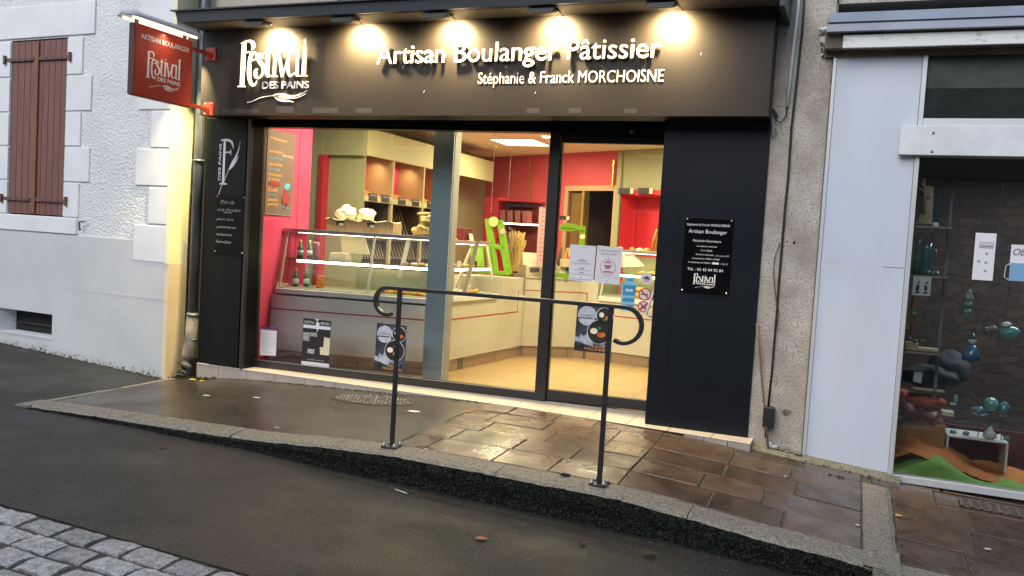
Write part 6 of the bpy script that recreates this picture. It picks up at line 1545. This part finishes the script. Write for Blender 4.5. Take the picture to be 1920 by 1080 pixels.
# price tags over the red niche
for k, (px, l) in enumerate(((1163, 'left black price tag over the red niche'), (1199, 'right black price tag over the red niche'))):
    xk, zk = KX(px, 364); xk2, zk2 = KX(px + 22, 357)
    p = K @ Vector((xk, -.05, zk)); tg = thing('price_tag', l, 'price tag', tuple(p))
    MB(K).box(xk, xk2, -.040, -.030, zk, zk + .075).build('plate', M['tag_black'], tg); MB(K).box(xk2 + .002, xk2 + .055, -.040, -.030, zk, zk + .075).build('price', M['paper_cream'], tg)
p = W(1049, 412, 3.0); tg = thing('price_tag', 'black price tag with cream price at the left edge of the door pane', 'price tag', tuple(p)); MB().box(p.x, p.x + .075, 3.0, 3.01, p.z, p.z + .045).build('plate', M['tag_black'], tg); MB().box(p.x + .078, p.x + .11, 3.0, 3.01, p.z, p.z + .045).build('price', M['paper_cream'], tg)

# ------------------------------------------------------------------ posters and stickers on the glazing
GP0 = frame((-5.0, .170, 0), GA)
gu = GP0.to_3x3() @ Vector((1, 0, 0)); gn = GP0.to_3x3() @ Vector((0, 1, 0)); go = Vector((-5.0, .170, 0))
def GW(px, py, off=.0):
    d = ray(px, py); o_ = go + gn * off; t = ((o_ - CAM).dot(gn)) / d.dot(gn); p = CAM + d * t; return (p - go).dot(gu), p.z
s_, z_ = GW(829, 716); s2_, z2_ = GW(866, 250)
MB(GP0).poly([(s_ - .003, -.003, .066), (s_ + .003, -.003, .066), (s_ + .003, -.003, 2.104), (s_ - .003, -.003, 2.104)], (0, .010, 0)).build('pane_joint', M['column_side'], bak)
def gpoly(pts, off): return [tuple(GP0 @ Vector((s, off, z))) for s, z in (GW(px, py, off) for px, py in pts)]
def on_glass(name, label, cat, pts, m, off=-.0035, th=.0015):
    a = [GW(px, py, off) for px, py in pts]; org = GP0 @ Vector((a[0][0], off, min(z for _, z in a)))
    t = thing(name, label, cat, tuple(org)); mb = MB(GP0); mb.poly([(s, off, z) for s, z in a], (0, th, 0)); mb.build('sheet', m, t)
    s0 = min(s for s, _ in a); z0 = min(z for _, z in a); s1 = max(s for s, _ in a); z1 = max(z for _, z in a)
    P = plane(tuple(GP0 @ Vector((s0, off, z0))), tuple(gu), (0, 0, 1)); return t, P, s1 - s0, z1 - z0
def disc(mb, cx, cy, r, z, n=24, sy=1, th=.0004):
    V = [(cx + r * math.cos(6.2832 * k / n), cy + r * sy * math.sin(6.2832 * k / n), z) for k in range(n)]
    mb.poly(V, (0, 0, -th))
NIGHT = mat('poster_night', (.010, .012, .020), (.055, .06, .10), scale=7, rough=.5)
MOON = mat('poster_moon', (.42, .45, .52), (.58, .60, .66), scale=22, rough=.5)
GLOW = mat('poster_glow', (.50, .53, .60), (.22, .25, .34), scale=18, rough=.5)
def halloween(pts, label):
    t, P, w, h = on_glass('halloween_poster', label, 'poster', pts, NIGHT)
    mb = MB(P); mb.poly([(w * x, h * y, .0006) for x, y in ((.0, .22), (.0, .33), (.10, .29), (.16, .38), (.24, .33), (.36, .44), (.42, .34), (.50, .36), (.62, .22), (.74, .24), (.84, .14), (.42, .13), (.2, .18))], (0, 0, -.0004)); mb.build('glow', GLOW, t)
    mb = MB(P); disc(mb, w * .30, h * .775, w * .255, .0010); mb.build('moon', MOON, t)
    mb = MB(P)
    for cx_, cy_, r in ((.84, .80, .23), (.64, .45, .32)): disc(mb, min(w * cx_, w - w * r * 1.02), h * cy_, w * r, .0014)
    mb.build('ring', M['paper'], t)
    mb = MB(P)
    for cx_, cy_, r in ((.84, .80, .215), (.64, .45, .305)): disc(mb, min(w * cx_, w - w * (r + .015) * 1.02), h * cy_, w * r, .0020)
    mb.build('photo_ground', M['tag_black'], t)
    mb = MB(P); disc(mb, w * .50, h * .46, w * .10, .0026, 10, .8); disc(mb, w * .68, h * .82, w * .07, .0026, 9); mb.build('cream_cake', M['meringue'], t)
    mb = MB(P); disc(mb, w * .70, h * .39, w * .11, .0030, 10, .7); disc(mb, w * .84, h * .76, w * .06, .0030, 9); mb.build('red_cake', M['cake_red'], t)
    mb = MB(P); disc(mb, w * .64, h * .53, w * .05, .0034, 7); disc(mb, w * .76, h * .72, w * .045, .0034, 7); mb.build('green_leaf', mat('poster_green', (.03, .16, .05), rough=.6), t)
    mb = MB(P); r2 = random.Random(3)
    for i in range(9):
        x = w * (.04 + .10 * i); hh = h * r2.uniform(.13, .26); ln = w * r2.uniform(-.06, .06)
        for k in (-2, -1, 0, 1, 2): mb.poly([(x - w * .016, h * .02, .0022 + .00012 * (i * 5 + k)), (x + w * .016, h * .02, .0022 + .00012 * (i * 5 + k)), (x + ln + k * w * .028, hh, .0022 + .00012 * (i * 5 + k))], (0, 0, -.0001))
    mb.build('hand_silhouette', M['tag_black'], t)
    mb = MB(P); mb.box(w * .14, w * .46, h * .715, h * .738, .0012, .0016); mb.poly([(w * .05, h * .69, .0015), (w * .12, h * .705, .0015), (w * .12, h * .745, .0015), (w * .07, h * .735, .0015)], (0, 0, -.0003)); mb.poly([(w * .50, h * .705, .0015), (w * .57, h * .69, .0015), (w * .55, h * .735, .0015), (w * .50, h * .745, .0015)], (0, 0, -.0003)); mb.build('ribbon', M['tag_black'], t)
    text('LES DONUTS', P, w * .30, h * .765, w * .38, h * .045, M['ink'], t, 'lettering', ext=.0003, lift=.0012, align='C')
    text('HAPPY', P, w * .64, h * .105, w * .34, h * .045, M['chalk_orange'], t, 'lettering', ext=.0005, lift=.008, align='C', rot=R(-3))
    text('HALLOWEEN', P, w * .60, h * .045, w * .62, h * .055, M['chalk_orange'], t, 'lettering', ext=.0005, lift=.008, align='C', rot=R(-2))
halloween([(701, 694), (758, 700), (763, 611), (707, 605)], 'blue black Halloween poster low on the large left pane behind the left rail post')
halloween([(1076, 657), (1145, 664), (1152, 578), (1083, 571)], 'blue black Halloween poster on the door pane behind the right rail post')
t, P, w, h = on_glass('concert_poster', 'black and white poster Destins brisés low on the left pane', 'poster', [(565, 684), (615, 689.5), (621, 602), (569, 596)], M['tag_black'])
mb = MB(P); mb.box(0, w, h * .0, h * .085, .0003, .0008); mb.box(w * .01, w * .99, h * .795, h * .865, .0003, .0008); mb.poly([(w * .42, h, .0014), (w * .58, h * 1.0, .0014), (w * .50, h * .95, .0014), (w * .60, h * .92, .0014), (w * .56, h * .80, .0014), (w * .52, h * .72, .0014), (w * .50, h * .80, .0014), (w * .46, h * .91, .0014), (w * .50, h * .95, .0014)], (0, 0, -.0004))
mb.build('white_band', M['paper'], t)
text('DESTINS', P, w * .05, h * .895, w * .36, h * .055, M['paper'], t, 'lettering', ext=.0004); text('BRISÉS', P, w * .64, h * .895, w * .32, h * .055, M['paper'], t, 'lettering', ext=.0004)
text('7 oct. 2020 - 10 juil. 2021', P, w * .5, h * .125, w * .6, h * .022, M['paper'], t, 'lettering', ext=.0004, align='C')
mb = MB(P); mb.box(w * .02, w * .26, h * .52, h * .70, .0004, .0008); mb.box(w * .28, w * .52, h * .63, h * .71, .0004, .0008); mb.box(w * .20, w * .45, h * .26, h * .36, .0004, .0008); mb.build('photo_print', mat('grey_photo', (.10, .10, .11), (.55, .55, .56), scale=90, rough=.6), t)
mb = MB(P); mb.poly([(w * .66, h * .26, .0010), (w * .98, h * .26, .0010), (w, h * .62, .0010), (w * .78, h * .64, .0010), (w * .76, h * .42, .0010), (w * .64, h * .42, .0010)], (0, 0, -.0005)); mb.build('letter_sheet', M['paper_cream'], t)
# sheet at lower left
t, P, w, h = on_glass('price_sheet', 'white sheet with purple heading at the lower left corner of the pane', 'notice', [(487, 666), (517, 667), (521, 615), (489, 613)], M['paper'])
mb = MB(P); mb.box(0, w, h * .90, h, .0003, .0008); mb.box(w * .95, w, 0, h * .9, .0003, .0008); mb.build('purple_band', mat('purple', (.16, .04, .16), rough=.6), t)
mb = MB(P)
for i in range(10): mb.box(w * .1, w * (.5 + .4 * r_.random()), h * (.12 + i * .07), h * (.12 + i * .07) + .003, .0003, .0007)
mb.build('printed_line', mat('faint', (.40, .38, .45), rough=.8), t)
# notices on the door
NP = [(1066, 525), (1112, 529), (1118, 461.5), (1069, 458)]
t, P, w, h = on_glass('notice_sheet', 'white notice with four short paragraphs, left one on the door pane', 'notice', NP, M['paper'], off=-.0065)
mb = MB(P)
for y, a0, a1, th in ((.60, .40, .62, .003), (.545, .34, .68, .008), (.49, .14, .86, .0035), (.34, .42, .60, .009), (.30, .16, .84, .0035), (.225, .42, .58, .008), (.18, .05, .94, .0035), (.09, .46, .52, .006), (.045, .06, .92, .0035), (.46, .2, .8, .002), (.93, .5, .56, .004)): mb.box(w * a0, w * a1, h * y, h * y + th, .0003, .0007)
mb.build('printed_line', M['ink_grey'], t)
t, P, w, h = on_glass('mask_notice', 'white notice Port du masque obligatoire with a masked head drawing', 'notice', [(1114, 529), (1161, 534.5), (1168, 464.5), (1120, 460)], M['paper'], off=-.0065)
text('PORT DU MASQUE', P, w * .5, h * .85, w * .78, h * .045, M['ink_grey'], t, 'lettering', ext=.0004, align='C'); text('OBLIGATOIRE', P, w * .48, h * .765, w * .56, h * .042, M['ink_grey'], t, 'lettering', ext=.0004, align='C')
mb = MB(P); disc(mb, w * .48, h * .44, w * .30, .0008, 28); mb.build('ring', M['ink_pink'], t)
mb = MB(P); disc(mb, w * .48, h * .44, w * .28, .0014, 28); mb.build('ring_ground', M['paper'], t)
mb = MB(P); disc(mb, w * .48, h * .50, w * .135, .0020, 18, 1.15); mb.poly([(w * .26, h * .30, .0020), (w * .70, h * .30, .0020), (w * .60, h * .345, .0020), (w * .36, h * .345, .0020)], (0, 0, -.0004)); mb.build('head', M['ink_pink'], t)
mb = MB(P); mb.poly([(w * .37, h * .50, .0026), (w * .59, h * .50, .0026), (w * .58, h * .545, .0026), (w * .48, h * .56, .0026), (w * .38, h * .545, .0026)], (0, 0, -.0004)); mb.box(w * .30, w * .66, h * .362, h * .372, .0022, .0026); mb.build('face', M['paper'], t)
mb = MB(P); mb.box(w * .12, w * .88, h * .20, h * .203, .0003, .0007); mb.box(w * .05, w * .95, h * .16, h * .163, .0003, .0007); mb.box(w * .47, w * .50, h * .07, h * .11, .0003, .0007); mb.poly([(w * .45, h * .70, .0008), (w * .48, h * .675, .0008), (w * .51, h * .70, .0008)], (0, 0, -.0004)); mb.build('printed_line', M['ink_grey'], t)
BL = mat('sticker_blue', (.04, .26, .52), (.06, .32, .58), scale=20, rough=.4); BLL = mat('sticker_pale', (.26, .56, .70), rough=.4)
t, P, w, h = on_glass('meal_sticker', 'blue accepted vouchers sticker below the notices on the door', 'sticker', [(1163, 582), (1187, 584), (1194, 535), (1190, 526), (1189, 520), (1175, 519), (1173, 526), (1166, 533)], BLL)
mb = MB(P); mb.box(w * .10, w * .93, h * .46, h * .76, .0003, .0007); mb.build('blue_field', BL, t)
mb = MB(P); disc(mb, w * .38, h * .61, w * .12, .0012, 12, .9); disc(mb, w * .66, h * .61, w * .12, .0012, 12, .9); mb.box(w * .38, w * .66, h * .58, h * .64, .0008, .0016); mb.build('white_mark', M['label_white'], t)
mb = MB(P); mb.box(w * .12, w * .88, h * .28, h * .38, .0003, .0007); mb.box(w * .1, w * .9, h * .14, h * .19, .0003, .0007); mb.box(w * .35, w * .75, h * .88, h * .94, .0003, .0007); mb.build('blue_line', BL, t)
def round_sticker(px, py, rp, label, kind):
    s, z = GW(px, py, -.0035); s2, _ = GW(px + rp, py, -.0035); r = abs(s2 - s)
    c = GP0 @ Vector((s, -.0035, z)); t = thing('round_sticker', label, 'sticker', tuple(c)); P = plane(tuple(c), tuple(gu), (0, 0, 1))
    REDM = M['pink_dark'] if kind == 'logo' else mat('ban_red' + kind, (.55, .03, .05), rough=.4)
    if kind == 'logo':
        mb = MB(P); disc(mb, 0, 0, r, .001); mb.build('disc', M['paper'], t)
        mb = MB(P); mb.poly([(-r * .65, -r * .1, .0016), (-r * .2, -r * .15, .0016), (r * .6, -r * .25, .0016), (r * .5, r * .1, .0016), (r * .1, r * .45, .0016), (-r * .3, r * .2, .0016)], (0, 0, -.0004)); mb.box(-r * .4, r * .5, -r * .5, -r * .4, .0012, .0016); mb.build('emblem', mat('plum', (.20, .03, .14), rough=.5), t)
    else:
        mb = MB(P); disc(mb, 0, 0, r, .001); mb.build('ring', REDM, t)
        mb = MB(P); disc(mb, 0, 0, r * .80, .0016); mb.build('disc', M['paper'], t)
        mb = MB(P)
        if kind == 'smoke': mb.box(-r * .6, r * .55, -r * .1, r * .06, .0018, .0022); mb.box(r * .2, r * .5, r * .2, r * .26, .0018, .0022)
        else: mb.poly([(-r * .5, -r * .1, .0022), (-r * .4, -r * .5, .0022), (-r * .25, -r * .15, .0022), (r * .2, -r * .15, .0022), (r * .35, -r * .5, .0022), (r * .4, r * .1, .0022), (r * .62, r * .4, .0022), (r * .2, r * .35, .0022), (r * .1, r * .1, .0022)], (0, 0, -.0004))
        mb.build('pictogram', M['tag_black'], t)
        mb = MB(P); a = r * .55; mb.poly([(-a - .004, a - .004, .0030), (a - .004, -a - .004, .0030), (a + .004, -a + .004, .0030), (-a + .004, a + .004, .0030)], (0, 0, -.0004))
        if kind == 'dog': mb.poly([(a - .004, a + .004, .0036), (-a - .004, -a + .004, .0036), (-a + .004, -a - .004, .0036), (a + .004, a - .004, .0036)], (0, 0, -.0004))
        mb.build('ban_bar', REDM, t)
round_sticker(1212, 522, 11.5, 'round white sticker with plum emblem at the right of the door pane', 'logo')
round_sticker(1209, 552, 12, 'round red no smoking sticker on the door pane', 'smoke')
round_sticker(1206.5, 575, 11, 'round red no dogs sticker under the no smoking one', 'dog')

# ------------------------------------------------------------------ house across the street (seen only mirrored in the panes)
op = thing('opposite_house', 'grey stone house with dark windows across the street, mirrored in the panes', 'house', (0, -12.8, -.5))
OW = brickmat('opposite_stone', (.26, .24, .20), (.19, .175, .15), (.14, .13, .11), .42, .2, off=.5, msize=.02, rough=.9, axis='xz', bump=.6, noise_c=(3, .1), smooth=.5)
wx = [-9, -6, -3, 0, 3, 6]
mb = MB(); mb.box(-14, 10, -13.2, -12.8, -.9, 5.6); mb.build('wall', OW, op)
mb = MB(); mb.poly([(-14.3, -12.65, 5.6), (10.3, -12.65, 5.6), (10.3, -15.5, 7.4), (-14.3, -15.5, 7.4)], (0, 0, .12)); mb.build('roof', mat('slate_roof', (.035, .038, .045), (.06, .062, .07), scale=9, rough=.7), op)
for x in wx:
    for z in (.6, 3.3):
        MB().box(x, x + 1.0, -12.82, -12.79, z, z + 1.5).build('window', M['alu'], op)
        MB().box(x + .07, x + .93, -12.79, -12.78, z + .07, z + 1.43).build('window_pane', M['ink'], op)

# ------------------------------------------------------------------ daylight
w = bpy.data.worlds.new('World'); scene.world = w; w.use_nodes = True
nt = w.node_tree; sky = nt.nodes.new('ShaderNodeTexSky'); sky.sky_type = 'NISHITA'; sky.sun_disc = False
SUN_EL, SUN_ROT = R(38), R(195)
sky.sun_elevation = SUN_EL; sky.sun_rotation = SUN_ROT; sky.air_density = 1.0; sky.dust_density = 1.2; sky.ozone_density = 1.0
bg = nt.nodes['Background']; nt.links.new(sky.outputs[0], bg.inputs[0]); bg.inputs[1].default_value = .15
sl = bpy.data.lights.new('sun', 'SUN'); sl.energy = 1.45; sl.angle = R(50); sl.color = (1, .985, .96)
so = bpy.data.objects.new('sun', sl); COL.objects.link(so)
az = SUN_ROT; sd = Vector((math.sin(az) * math.cos(SUN_EL), math.cos(az) * math.cos(SUN_EL), math.sin(SUN_EL)))
so.rotation_euler = sd.to_track_quat('Z', 'Y').to_euler(); so.location = (0, -10, 12)
vs = scene.view_settings; vs.view_transform = 'Standard'; vs.look = 'None'; vs.gamma = 1; vs.use_curve_mapping = False; vs.exposure = 0.35
cy = scene.cycles
cy.use_denoising = True; cy.max_bounces = 7; cy.diffuse_bounces = 5; cy.glossy_bounces = 3; cy.transmission_bounces = 4; cy.transparent_max_bounces = 14
cy.caustics_reflective = False; cy.caustics_refractive = False; cy.sample_clamp_indirect = 4.0
